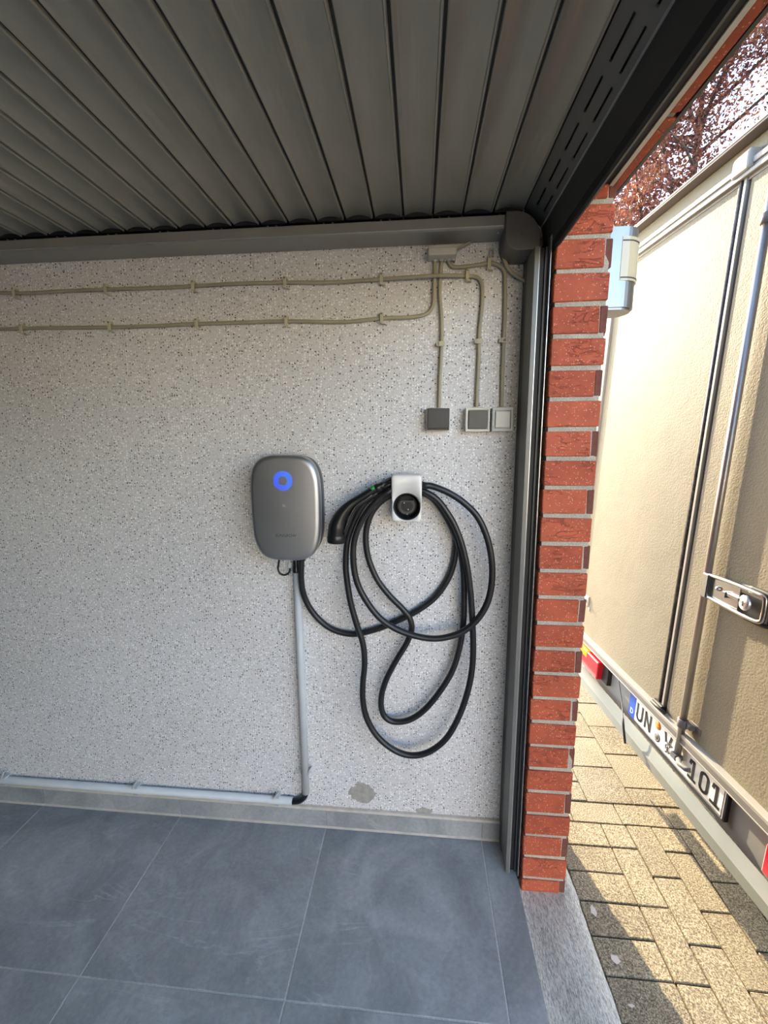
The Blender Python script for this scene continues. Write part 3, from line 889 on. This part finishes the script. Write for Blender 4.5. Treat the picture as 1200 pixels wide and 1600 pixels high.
# grey conduit run
cd = empty('conduit', (-0.4290, -0.0175, 0.60))
tag(cd, 'pale grey plastic conduit dropping from the charger and turning left above the skirting', 'conduit')
def hollow(p, q, r, n=18):
    p, q = Vector(p), Vector(q); ax = (q - p).normalized(); L = (q - p).length
    return MB().lathe([(r - .0016, 0), (r, 0), (r, L), (r - .0016, L), (r - .0016, 0)], p, ax, n)
hollow((0, 0, 0.457), (0.0015, 0, -0.4470), 0.0140).build('riser', M['conduit'], cd)
hollow((-0.053, 0, -0.4890), (-3.0, 0, -0.490), 0.0140).build('floor_run', M['conduit'], cd)
MB().tube(smooth_path([(0.0015, 0, -0.405), (0.0015, 0, -0.440), (-0.002, 0, -0.458), (-0.012, 0, -0.474), (-0.027, 0, -0.485), (-0.045, 0, -0.489), (-0.080, 0, -0.489)], 6), 0.0112, 14).build('inner_cable', M['black'], cd)
MB().tube([(0.0, 0, 0.44), (0.0, 0, 0.50)], 0.0100, 12).build('inner_cable', M['black'], cd)
def strap_v(z):
    u = [(-0.0185, -0.010), (-0.0150, -0.010), (-0.0150, 0.0155), (0.0150, 0.0155), (0.0150, -0.010), (0.0185, -0.010), (0.0185, 0.0172), (-0.0185, 0.0172)]
    return MB().prism(u, z - .009, z + .009, 'z')
strap_v(0.440).build('clip', M['conduit'], cd)
c = strap_v(-0.358).build('clip', M['conduit'], cd)
MB().prism([(0.0150, -0.362), (0.0185, -0.350), (0.0300, -0.332), (0.0265, -0.331), (0.0160, -0.346)], -0.006, 0.006).build('strap_tail', M['conduit'], c)
def strap_h(x):
    u = [(-0.012, -0.4760), (-0.012, -0.4715), (0.0172, -0.4715), (0.0172, -0.5070), (-0.012, -0.5070), (-0.012, -0.5035), (0.0140, -0.5035), (0.0140, -0.4760)]
    c = MB().prism(u, x - .009, x + .009, 'x').build('clip', M['conduit'], cd)
    MB().prism([(x - .010, -0.4700), (x - .004, -0.4740), (x + .010, -0.4480), (x + .014, -0.4380), (x + .003, -0.4480)], -0.017, -0.008).build('strap_tail', M['conduit'], c)
for x in (-0.115, -0.700, -1.28):
    strap_h(x)

# ------------------------------------------------------------------ plug holder and coiled charging cable
HX, HZ = -0.0385, 1.3235
hd = empty('plug_holder', (HX, 0, HZ))
tag(hd, 'silver rectangular plug holder with a round black socket, carrying the coiled cable', 'holder')
n = 72
def rr_loop(hw, hh, rc, y, n=72):
    L = []
    for k in range(n):
        a = 2 * pi * k / n
        dx, dz = cos(a), sin(a)
        # ray to rounded rectangle
        t = min(hw / abs(dx) if abs(dx) > 1e-9 else 9, hh / abs(dz) if abs(dz) > 1e-9 else 9)
        x, z = dx * t, dz * t
        if abs(x) > hw - rc and abs(z) > hh - rc:
            cx, cz_ = math.copysign(hw - rc, x), math.copysign(hh - rc, z)
            b = dx * cx + dz * cz_; c_ = cx * cx + cz_ * cz_ - rc * rc
            t = b + sqrt(max(0, b * b - c_)); x, z = dx * t, dz * t
        L.append((x, y, z))
    return L
def circ(cx, cz_, r, y, n=72):
    return [(cx + r * cos(2 * pi * k / n), y, cz_ + r * sin(2 * pi * k / n)) for k in range(n)]
W2, H2 = 0.0485, 0.0755
SOX, SOZ = 0.0015, -0.0265
body = MB().loft([rr_loop(W2, H2, .010, -0.040), rr_loop(W2, H2, .010, -0.086), rr_loop(W2 - .0012, H2 - .0012, .010, -0.0892), rr_loop(W2 - .004, H2 - .004, .009, -0.0905),
                  circ(SOX, SOZ, 0.0445, -0.0905), circ(SOX, SOZ, 0.0440, -0.0890)], cap0=True, cap1=False)
body.build('front_shell', M['holder'], hd)
sk = MB().loft([circ(SOX, SOZ, 0.0440, -0.0892), circ(SOX, SOZ, 0.0425, -0.0910), circ(SOX, SOZ, 0.0405, -0.0900), circ(SOX, SOZ, 0.0375, -0.072), circ(SOX, SOZ, 0.0360, -0.056), circ(SOX, SOZ, 0.030, -0.055)], cap0=False, cap1=True)
so = sk.build('socket', M['black'], hd)
inn = []
for k in range(n):
    a = 2 * pi * k / n
    x, z = 0.0262 * cos(a), 0.0262 * sin(a)
    inn.append((SOX + x, min(z, 0.0175) + SOZ))
MB().prism(inn, -0.070, -0.055, 'y').build('socket_core', M['box_body'], so)
inn2 = [(SOX + (x - SOX) * .72, SOZ + (z - SOZ) * .72) for x, z in inn]
MB().prism(inn2, -0.0735, -0.070, 'y').build('socket_core', M['black'], so)
for dx, dz in ((-0.010, 0.010), (0.003, -0.012), (0.0, -0.0295)):
    MB().lathe([(0, .0025), (.0022, .002), (.0030, 0)], (SOX + dx, -0.0735 if dz > -.02 else -0.058, SOZ + dz), (0, -1, 0), 10).build('contact', M['alu'], so)
# hook behind the front shell that the cable hangs on
MB().box(-0.034, 0.036, -0.0405, 0.0, -0.014, -0.003, 0.002).box(-0.030, 0.030, -0.0405, 0.0, -0.062, -0.030, 0.002).box(-0.036, 0.036, -0.004, 0.0, -0.062, 0.010, 0.001).build('hook', M['box_body'], hd)

RA = [(-0.399,1.122),(-0.403,1.084),(-0.407,1.025),(-0.404,0.97),(-0.386,0.915),(-0.351,0.865),(-0.303,0.831),(-0.24,0.817),(-0.187,0.826),(-0.125,0.848),(-0.064,0.878),(-0.003,0.913),(0.056,0.961),(0.097,1.02),(0.12,1.082),(0.128,1.152),(0.119,1.212),(0.097,1.262),(0.064,1.303),(0.027,1.328)]
RB = [(-0.09,1.366),(-0.134,1.339),(-0.179,1.3),(-0.213,1.241),(-0.237,1.174),(-0.245,1.096),(-0.242,1.036),(-0.231,0.957),(-0.211,0.876),(-0.19,0.804),(-0.185,0.731),(-0.192,0.655),(-0.193,0.588),(-0.181,0.521),(-0.15,0.459),(-0.106,0.413),(-0.052,0.384),(0.001,0.381),(0.053,0.404),(0.105,0.456),(0.146,0.541),(0.174,0.637),(0.188,0.73),(0.189,0.82),(0.183,0.917),(0.175,1.004),(0.162,1.089),(0.144,1.164),(0.119,1.229),(0.09,1.278),(0.058,1.318),(0.014,1.346)]
RC = [(-0.088,1.348),(-0.124,1.324),(-0.165,1.279),(-0.194,1.23),(-0.213,1.172),(-0.216,1.104),(-0.205,1.036),(-0.178,0.976),(-0.135,0.916),(-0.085,0.878),(-0.027,0.854),(0.039,0.842),(0.096,0.848),(0.153,0.872),(0.2,0.919),(0.23,0.98),(0.241,1.056),(0.236,1.131),(0.218,1.203),(0.186,1.267),(0.138,1.314),(0.087,1.345),(0.041,1.362),(0.013,1.366)]
RD = [(-0.092,1.326),(-0.129,1.301),(-0.158,1.263),(-0.175,1.212),(-0.178,1.16),(-0.168,1.1),(-0.139,1.03),(-0.097,0.974),(-0.054,0.93),(-0.028,0.895),(-0.021,0.854),(-0.037,0.803),(-0.071,0.741),(-0.106,0.669),(-0.126,0.605),(-0.129,0.547),(-0.114,0.509),(-0.08,0.493),(-0.027,0.504),(0.026,0.546),(0.077,0.616),(0.123,0.704),(0.147,0.797),(0.157,0.888),(0.157,0.977),(0.153,1.064),(0.139,1.149),(0.113,1.216),(0.08,1.274),(0.047,1.315),(0.014,1.335)]
def at(L, y): return [(x, y, z) for x, z in L]
pathc = at(RA, -0.016)
for i, y in ((0, -0.045), (1, -0.045), (2, -0.040), (3, -0.030), (4, -0.022)):
    pathc[i] = (pathc[i][0], y, pathc[i][2])
pathc += [(-0.03, -0.024, 1.348)] + at(RD, -0.036) + [(-0.036, -0.046, 1.350)] + at(RB, -0.058) + [(-0.036, -0.064, 1.366)] + at(list(reversed(RC)), -0.074)
# order the C loop so that it leaves right of the holder and comes back on the left, then on to the plug
pathc = pathc[:len(RA) + 1] + at(RD, -0.036) + [(-0.038, -0.046, 1.352)] + at(RB, -0.058) + [(-0.038, -0.066, 1.372)] + at(RC, -0.074) + [(-0.035, -0.064, 1.384), (-0.085, -0.070, 1.3785), (-0.120, -0.078, 1.364)]
# inside the holder the runs tuck behind the front shell
pathc = [(x, (max(y, -0.030 - 0.0) if (-0.088 < x < 0.010 and z > 1.28 and y < -0.030) else y), z) for x, y, z in pathc]
cc = empty('charging_cable', (-0.02, -0.045, 1.345))
tag(cc, 'thick black charging cable looped in three coils over the plug holder, with its plug', 'cable')
sp = smooth_path(pathc, 7)
o = MB().tube(sp, 0.0106, 12).build('cable_sheath', M['cable'], cc); rel(o, cc)
# plug: handle, head, guard, button
spine = smooth_path([(-0.112, -0.080, 1.3665), (-0.140, -0.082, 1.352), (-0.180, -0.084, 1.327), (-0.215, -0.085, 1.304), (-0.244, -0.086, 1.274), (-0.262, -0.086, 1.238), (-0.268, -0.086, 1.205), (-0.2695, -0.086, 1.182)], 5)
rad = []
for i in range(len(spine)):
    t = i / (len(spine) - 1)
    rad.append(0.0115 + 0.0020 * min(1, t * 4) + 0.0155 * max(0, min(1, (t - .35) / .4)) ** 1.2)
pl = MB().tube(spine, rad, 18).build('plug', M['black'], cc); rel(pl, cc)
hd_ax = (spine[-1] - spine[-4]).normalized()
h2 = MB().lathe([(0.0285, -0.020), (0.0305, -0.012), (0.0305, 0.004), (0.0290, 0.0065), (0.0240, 0.0065), (0.0235, 0.001), (0.0, 0.001)], spine[-1], hd_ax, 24).build('plug_head', M['black'], pl)
MB().lathe([(0.0205, 0.0), (0.0205, 0.0055), (0.0, 0.0055)], spine[-1], hd_ax, 20).build('contact_block', M['box_body'], pl)
MB().lathe([(0.0, 0.0072), (.002, .0066), (.0024, .0055)], spine[-1] + Vector((-.004, -.012, 0)), hd_ax, 8).build('contact', M['alu'], pl)
gd = smooth_path([(-0.136, -0.088, 1.340), (-0.165, -0.090, 1.319), (-0.195, -0.092, 1.299), (-0.213, -0.094, 1.272), (-0.226, -0.096, 1.240), (-0.240, -0.097, 1.205)], 5)
g_ = MB().tube(gd, 0.0070, 8).build('grip', M['black'], cc); rel(g_, cc)
ed = [p + Vector((-0.0030, -0.0072, 0.0020)) for p in gd[2:-1]]
t_ = MB().tube(ed, 0.0011, 6).build('grip_highlight', M['steel'], cc); rel(t_, cc)  # bright line along the grip, a highlight put into the material
MB_ = MB().lathe([(0.0130, -0.006), (0.0150, -0.003), (0.0150, 0.006), (0.0125, 0.010)], (-0.1325, -0.081, 1.3555), (0.85, 0, 0.5), 16).build('collar', M['black'], cc); rel(MB_, cc)
gb = MB().lathe([(0, 0.0045), (0.006, 0.0035), (0.0080, 0.0)], (-0.1475, -0.0905, 1.3570), (-0.25, -0.8, 0.55), 14).build('green_button', M['green'], cc); rel(gb, cc)
tag(gb, 'green release button')

# ------------------------------------------------------------------ lamp on the outer face of the pier
lp = empty('wall_lamp', (0.524, -0.048, 1.985))
tag(lp, 'half-round steel wall lamp with a pale glass front on the brick pier', 'lamp')
def dsec(w, dx, y0=0.0):
    L = [(0.0, -w), (dx, -w)]
    for k in range(1, 16):
        a = -pi / 2 + pi * k / 16
        L.append((dx + w * 1.05 * cos(a), w * sin(a)))
    L += [(dx, w), (0.0, w)]
    return L
MB().prism(dsec(0.050, 0.040), -0.106, 0.104, 'z', smooth=False).build('housing', M['lamp_steel'], lp)
MB().prism(dsec(0.046, 0.038), -0.112, -0.106, 'z').build('bottom_cap', M['lamp_steel'], lp)
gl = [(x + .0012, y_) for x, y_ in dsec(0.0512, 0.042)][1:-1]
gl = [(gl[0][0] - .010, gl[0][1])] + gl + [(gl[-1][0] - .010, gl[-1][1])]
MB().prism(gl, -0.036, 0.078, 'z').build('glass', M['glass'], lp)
for z in (-0.030, 0.066):
    r2 = [(x + .0008, y_ * 1.012) for x, y_ in gl]
    MB().prism(r2, z, z + 0.0035, 'z').build('dark_band', M['box_body'], lp)
MB().lathe([(0, .006), (.004, .005), (.005, 0)], (0.086, 0.030, -0.078), (1, 0.3, 0), 10).build('screw', M['alu'], lp)

# ------------------------------------------------------------------ box trailer backed up to the garage
AT = radians(-4.578)
dv = Vector((sin(AT), cos(AT), 0))
nv = Vector((cos(AT), -sin(AT), 0))
TAU = radians(2.6)
vv = Vector((0, 0, 1)) * cos(TAU) + nv * sin(TAU)
ww = dv.cross(vv); ww = ww if ww.dot(nv) < 0 else -ww
org = Vector((1.09749, -1.27212, 0.35)) + dv * 1.48
tm_ = Matrix.Identity(4)
for i in range(3):
    tm_[i][0], tm_[i][1], tm_[i][2], tm_[i][3] = -dv[i], -ww[i], vv[i], org[i]
tr = empty('box_trailer')
tr.matrix_world = tm_
tag(tr, 'cream box trailer with double rear doors and chrome latch, parked outside the garage', 'trailer')
HWT = 0.765
def tb(name, mat, mb, parent=None):
    return mb.build(name, M[mat], parent or tr)
tb('body', 'trailer', MB().box(-HWT, HWT, 0.004, 2.3, -0.03, 2.122, 0.004))
tb('roof_lip', 'lip', MB().box(-HWT - .012, HWT + .012, -0.036, 2.32, 2.121, 2.134, 0.002))
tb('lip_edge', 'trailer_alu', MB().box(-HWT - .013, HWT + .013, -0.0385, -0.035, 2.1285, 2.1355, 0.0008))
tf = tb('top_frame', 'trailer_alu', MB().box(-HWT, HWT, -0.024, 0.014, 2.026, 2.046, 0.002).box(-HWT, HWT, -0.018, 0.014, 2.014, 2.027).box(-HWT, HWT, -0.024, 0.014, 2.000, 2.015, 0.002).box(-HWT, HWT, -0.010, 0.014, 1.990, 2.001))
for sx_ in (-1, 1):
    a, b = sorted((sx_ * HWT, sx_ * (HWT - .045)))
    tb('side_frame', 'trailer_alu', MB().box(a, b, -0.020, 0.014, 0.0, 2.05, 0.003))
def door_panel(x0, x1):
    return MB().box(x0, x1, -0.008, 0.014, 0.088, 1.992, 0.003)
ld = tb('door', 'trailer', door_panel(-0.718, -0.016)); ld['label'] = 'left rear door, plain, cream'
rd = tb('door', 'trailer', door_panel(0.030, 0.718)); rd['label'] = 'right rear door with the locking bar and latch'
tb('door_gap', 'rubber', MB().box(-0.720, 0.720, 0.006, 0.0125, 0.080, 2.004))
tb('gasket', 'gasket', MB().tube([(-0.0045, -0.0045, 0.090), (-0.0045, -0.0045, 2.03)], 0.0110, 10))
tb('cover_strip', 'trailer_alu', MB().box(0.0085, 0.0205, -0.0135, 0.012, 0.090, 2.03, 0.0015))
cap = MB().box(-0.030, 0.045, -0.034, 0.012, 2.012, 2.078, 0.012, 0.003, random.Random(3), seg=3)
tb('corner_cap', 'trailer_alu', cap)
tb('bottom_frame', 'grey_profile', MB().box(-HWT, HWT, -0.034, 0.014, 0.053, 0.077, 0.002))
tb('bottom_edge', 'trailer_alu', MB().box(-HWT, HWT, -0.0350, 0.012, 0.0765, 0.0900, 0.0015).box(-HWT, HWT, -0.0355, -0.031, 0.0510, 0.0555, 0.0008))
tb('hinge_foot', 'gasket', MB().box(-0.030, 0.030, -0.026, 0.0, 0.090, 0.110, 0.004).tube([(-0.024, -0.030, 0.098), (0.055, -0.030, 0.102)], 0.006, 8))
tb('apron', 'apron', MB().box(-0.60, HWT - .02, 0.000, 0.016, -0.105, 0.060))
tb('bumper', 'galv', MB().prism([(-0.0940, -0.0690), (-0.0940, -0.1040), (-0.0895, -0.1040), (-0.0895, -0.0735), (-0.0365, -0.0735), (-0.0365, -0.0690)], -0.746, 0.755, 'x'))
# locking bar with its guides
rod = tb('locking_bar', 'rod', MB().tube([(0.1430, -0.029, -0.010), (0.1430, -0.029, 1.93)], 0.0117, 14))
tb('bar_collar', 'grey_profile', MB().lathe([(0.0125, 0), (0.0165, 0.001), (0.0165, 0.031), (0.0125, 0.032)], (0.143, -0.029, 0.112), (0, 0, 1), 16).box(0.152, 0.205, -0.010, -0.004, 0.118, 0.150, 0.004).box(0.150, 0.178, -0.030, -0.006, 0.121, 0.141, 0.003), rod)
tb('bar_collar', 'grey_profile', MB().lathe([(0.0125, 0), (0.0165, 0.001), (0.0165, 0.031), (0.0125, 0.032)], (0.143, -0.029, 1.80), (0, 0, 1), 16).box(0.152, 0.205, -0.010, -0.004, 1.806, 1.838, 0.004).box(0.150, 0.178, -0.030, -0.006, 1.809, 1.829, 0.003), rod)
tb('cam', 'grey_profile', MB().box(0.128, 0.158, -0.046, -0.016, -0.020, 0.004, 0.004).tube([(0.158, -0.036, -0.006), (0.185, -0.052, -0.004), (0.212, -0.050, 0.0), (0.222, -0.040, 0.004)], 0.0085, 8), rod)
kp = tb('keeper', 'steel', MB().box(0.100, 0.128, -0.052, -0.034, 0.010, 0.0145, 0.0015).box(0.098, 0.126, -0.052, -0.034, -0.018, -0.0135, 0.0015).tube([(0.112, -0.044, -0.014), (0.112, -0.044, 0.012)], 0.004, 8).lathe([(0, .004), (.010, .003), (.012, 0)], (0.112, -0.044, 0.0145), (0, 0, 1), 12).lathe([(0, .004), (.010, .003), (.012, 0)], (0.112, -0.044, -0.0135), (0, 0, 1), 12))
# chrome latch
la = tb('latch', 'steel', MB().tube(smooth_path([(0.150, -0.033, 0.696), (0.25, -0.034, 0.702), (0.335, -0.036, 0.703), (0.358, -0.036, 0.700), (0.366, -0.036, 0.688), (0.367, -0.036, 0.640), (0.362, -0.036, 0.626), (0.342, -0.036, 0.620), (0.27, -0.034, 0.618), (0.150, -0.033, 0.622)], 5), 0.0068, 10))
tb('latch_plate', 'steel', MB().box(0.160, 0.276, -0.030, -0.027, 0.624, 0.696, 0.001).box(0.140, 0.166, -0.044, -0.014, 0.616, 0.700, 0.003), la)
tb('latch_base', 'grey_profile', MB().box(0.255, 0.385, -0.016, -0.004, 0.612, 0.708, 0.004), la)
tb('latch_rim', 'rubber', MB().tube(smooth_path([(0.300, -0.022, 0.708), (0.360, -0.022, 0.708), (0.376, -0.022, 0.696), (0.377, -0.022, 0.634), (0.366, -0.022, 0.614), (0.300, -0.022, 0.610)], 5), 0.0070, 8), la)
tb('latch_bolt', 'alu', MB().lathe([(0, 0.010), (0.005, 0.0085), (0.0075, 0.0045), (0.0085, 0.0)], (0.198, -0.030, 0.664), (0, -1, 0), 14), la)
tb('latch_key', 'steel', MB().box(0.228, 0.285, -0.040, -0.030, 0.655, 0.667, 0.0015).box(0.228, 0.240, -0.044, -0.030, 0.648, 0.668, 0.0015), la)
tb('lock_disc', 'alu', MB().lathe([(0, .010), (.021, .009), (.0235, .006), (.0235, 0)], (0.306, -0.034, 0.660), (-.25, -1, 0), 20), la)
tb('lock_slot', 'grey_profile', MB().box(0.298, 0.312, -0.046, -0.043, 0.659, 0.662).box(0.304, 0.3065, -0.046, -0.043, 0.650, 0.666), la)
# number plate
pt = tb('number_plate', 'black', MB().box(-0.178, 0.345, -0.014, 0.002, -0.072, 0.046, 0.002))
tb('plate_sheet', 'plate_white', MB().box(-0.172, 0.339, -0.0155, -0.0135, -0.067, 0.042, 0.001), pt)
tb('plate_rim', 'ink', MB().box(-0.128, 0.3345, -0.0161, -0.0150, -0.0635, -0.0615).box(-0.128, 0.3345, -0.0161, -0.0150, 0.0365, 0.0385).box(0.3325, 0.3345, -0.0161, -0.0150, -0.0635, 0.0385), pt)
tb('blue_band', 'plate_blue', MB().box(-0.171, -0.130, -0.0162, -0.0150, -0.066, 0.041), pt)
def plate_text(s_, size, x, z, mat='ink', sq=0.72):
    m_ = text_mesh('plate_letter', s_, size, M[mat], sq, 0.0004)
    return obj('plate_letter', m_, pt, (x, -0.0163, z))
def strokes(lines, x, z, w=0.0100):
    mb = MB()
    for pts in lines:
        P = [Vector((a, b)) for a, b in pts]
        for p, q in zip(P[:-1], P[1:]):
            d = (q - p).normalized(); n_ = Vector((-d.y, d.x)) * w / 2; e_ = d * w * 0.28
            mb.prism([tuple(p - e_ + n_), tuple(q + e_ + n_), tuple(q + e_ - n_), tuple(p - e_ - n_)], -0.0006, 0.0004)
    return mb.build('plate_letter', M['ink'], pt, (x, -0.0160, z))
def arc(cx, cz_, rx, rz, a, b, n=8):
    return [(cx + rx * cos(radians(a + (b - a) * i / n)), cz_ + rz * sin(radians(a + (b - a) * i / n))) for i in range(n + 1)]
HH = 0.0330
g_one = [[(-0.0130, HH - .014), (-0.0105, HH - .002), (0.0030, HH), (0.0030, -HH)], [(-0.0160, -HH), (0.0170, -HH)]]
g_zero = [arc(0, HH - .014, 0.0150, 0.014, 0, 180) + arc(0, -HH + .014, 0.0150, 0.014, 180, 360) + [(0.0150, HH - .014)]]
g_u = [[(-0.0160, HH)] + arc(0, -HH + .015, 0.0160, 0.015, 180, 360) + [(0.0160, HH)]]
g_n = [[(-0.0155, -HH), (-0.0155, HH), (0.0155, -HH), (0.0155, HH)]]
g_v = [[(-0.0165, HH), (0.0, -HH), (0.0165, HH)]]
for gl_, x in ((g_u, -0.0985), (g_n, -0.0450), (g_v, 0.0740), (g_one, 0.2030), (g_zero, 0.2550), (g_one, 0.3040)):
    strokes(gl_, x, -0.0125)
plate_text('D', 0.034, -0.1505, -0.040, 'plate_white', 0.9)
tb('inspection_seal', 'orange', MB().lathe([(0, .0008), (.0165, .0008), (.0165, 0)], (0.0125, -0.0155, 0.016), (0, -1, 0), 24), pt)
sl = tb('registration_seal', 'grey_profile', MB().lathe([(0, .0008), (.0195, .0008), (.0195, 0)], (0.0140, -0.0155, -0.032), (0, -1, 0), 24), pt)
tb('registration_seal', 'plate_white', MB().lathe([(.0125, .0012), (.0155, .0012), (.0155, 0)], (0.0140, -0.0155, -0.032), (0, -1, 0), 24), pt)
# tail lamps, hanging strap, door hook, wheels
def tail(x0, x1, flip):
    t = tb('tail_lamp', 'rubber', MB().box(x0, x1, -0.022, 0.0, -0.050, 0.050, 0.002))
    w = (x1 - x0)
    a, b = (x0 + .004, x1 - .045) if not flip else (x0 + .004, x1 - .004)
    tb('red_lens', 'red_lens', MB().box(a, b, -0.052, -0.018, -0.046, 0.044, 0.004, seg=2), t)
    oa, ob = (a, a + .085) if not flip else (b - .085, b)
    tb('amber_lens', 'orange', MB().box(oa - .001, ob, -0.0535, -0.020, 0.010, 0.0455, 0.004, seg=2), t)
tail(-0.585, -0.345, False)
tail(0.508, 0.762, True)
tb('hanging_strap', 'rubber', MB().tube(smooth_path([(-0.245, -0.030, 0.055), (-0.229, -0.037, 0.042), (-0.150, -0.065, 0.000), (-0.090, -0.095, -0.010), (-0.045, -0.117, -0.025), (-0.022, -0.121, -0.060), (-0.010, -0.121, -0.088)], 5), [0.0022] * 18 + [0.0048] * 13, 8))
tb('door_hook', 'trailer_alu', MB().box(-0.660, -0.615, -0.016, -0.006, 0.245, 0.300, 0.003).tube([(-0.638, -0.016, 0.272), (-0.638, -0.026, 0.268)], 0.008, 10).box(-0.614, -0.600, -0.012, -0.006, 0.225, 0.245, 0.002))
for sx_ in (-1, 1):
    wl = tb('wheel', 'rubber', MB().lathe([(0.15, -.075), (0.26, -.085), (0.29, -.06), (0.29, .06), (0.26, .085), (0.15, .075)], (sx_ * 0.86, 1.25, -0.10), (1, 0, 0), 28))
    tb('rim', 'alu', MB().lathe([(0.0, .05), (0.06, .05), (0.08, .02), (0.14, .03), (0.152, .07), (0.152, -.07), (0.0, -.07)], (sx_ * 0.86, 1.25, -0.10), (sx_, 0, 0), 24), wl)
tb('chassis', 'galv', MB().box(-0.60, -0.55, 0.10, 3.4, -0.14, -0.04).box(0.55, 0.60, 0.10, 3.4, -0.14, -0.04).box(-0.78, 0.78, 1.22, 1.28, -0.13, -0.07).tube([(-0.05, 2.3, -0.09), (0.0, 3.7, -0.09)], 0.04, 8))

# ------------------------------------------------------------------ purple-leaved tree behind the trailer
TR = Vector((4.55, 6.60, GZ))
tree = empty('plum_tree', TR)
tag(tree, 'tall purple-leaved plum tree rising behind the trailer roof', 'tree')
rt = random.Random(21)
wood = MB(); tips = []
trunk = [Vector((0, 0, 0)), Vector((.05, .03, 1.2)), Vector((0, .08, 2.4)), Vector((.08, .1, 3.6)), Vector((.05, 0.05, 5.2)), Vector((.1, 0.1, 7.2)), Vector((.12, .1, 8.6))]
wood.tube(smooth_path(trunk, 4), [0.16 - 0.15 * i / 24 for i in range(25)], 9)
for i in range(58):
    z0 = rt.uniform(2.2, 7.6)
    a = rt.uniform(0, 2 * pi); L = (2.9 - abs(z0 - 4.6) * 0.42) * rt.uniform(.7, 1.05)
    p = Vector((.05, .07, z0)); q = p + Vector((cos(a) * L, sin(a) * L, rt.uniform(.6, 1.8)))
    mid = (p + q) / 2 + Vector((rt.uniform(-.25, .25), rt.uniform(-.25, .25), rt.uniform(-.05, .25)))
    path = smooth_path([p, mid, q], 4)
    wood.tube(path, [0.035 - 0.029 * k / (len(path) - 1) for k in range(len(path))], 5)
    tips += path[2:]
    for j in range(6):
        s0 = path[rt.randrange(2, len(path))]
        d = Vector((rt.gauss(0, 1), rt.gauss(0, 1), rt.gauss(.2, .7))).normalized() * rt.uniform(.4, .95)
        tw = [s0, s0 + d * .5 + Vector((0, 0, rt.uniform(-.05, .08))), s0 + d]
        wood.tube(tw, [0.010, 0.006, 0.003], 4)
        tips += [tw[1], tw[2], tw[2]]
wood.build('trunk', M['bark'], tree, weld=False)
lv, lf = [], []
for i in range(105000):
    t = tips[rt.randrange(len(tips))]
    p = t + Vector((rt.gauss(0, .15), rt.gauss(0, .15), rt.gauss(0, .14)))
    s_ = rt.uniform(.020, .036)
    u = Vector((rt.gauss(0, 1), rt.gauss(0, 1), rt.gauss(0, .8))).normalized()
    w_ = u.orthogonal().normalized(); w_.rotate(Matrix.Rotation(rt.uniform(0, 6.28), 3, u))
    b_ = u.cross(w_)
    k = len(lv)
    lv += [(p - w_ * s_)[:], (p + b_ * s_ * .55 + u * s_ * .1)[:], (p + w_ * s_ * 1.1)[:], (p - b_ * s_ * .55 + u * s_ * .1)[:]]
    lf.append((k, k + 1, k + 2, k + 3))
me = bpy.data.meshes.new('foliage'); me.from_pydata(lv, [], lf); me.materials.append(M['leaf']); me.update()
fo = obj('foliage', me, tree); fo['kind'] = 'stuff'
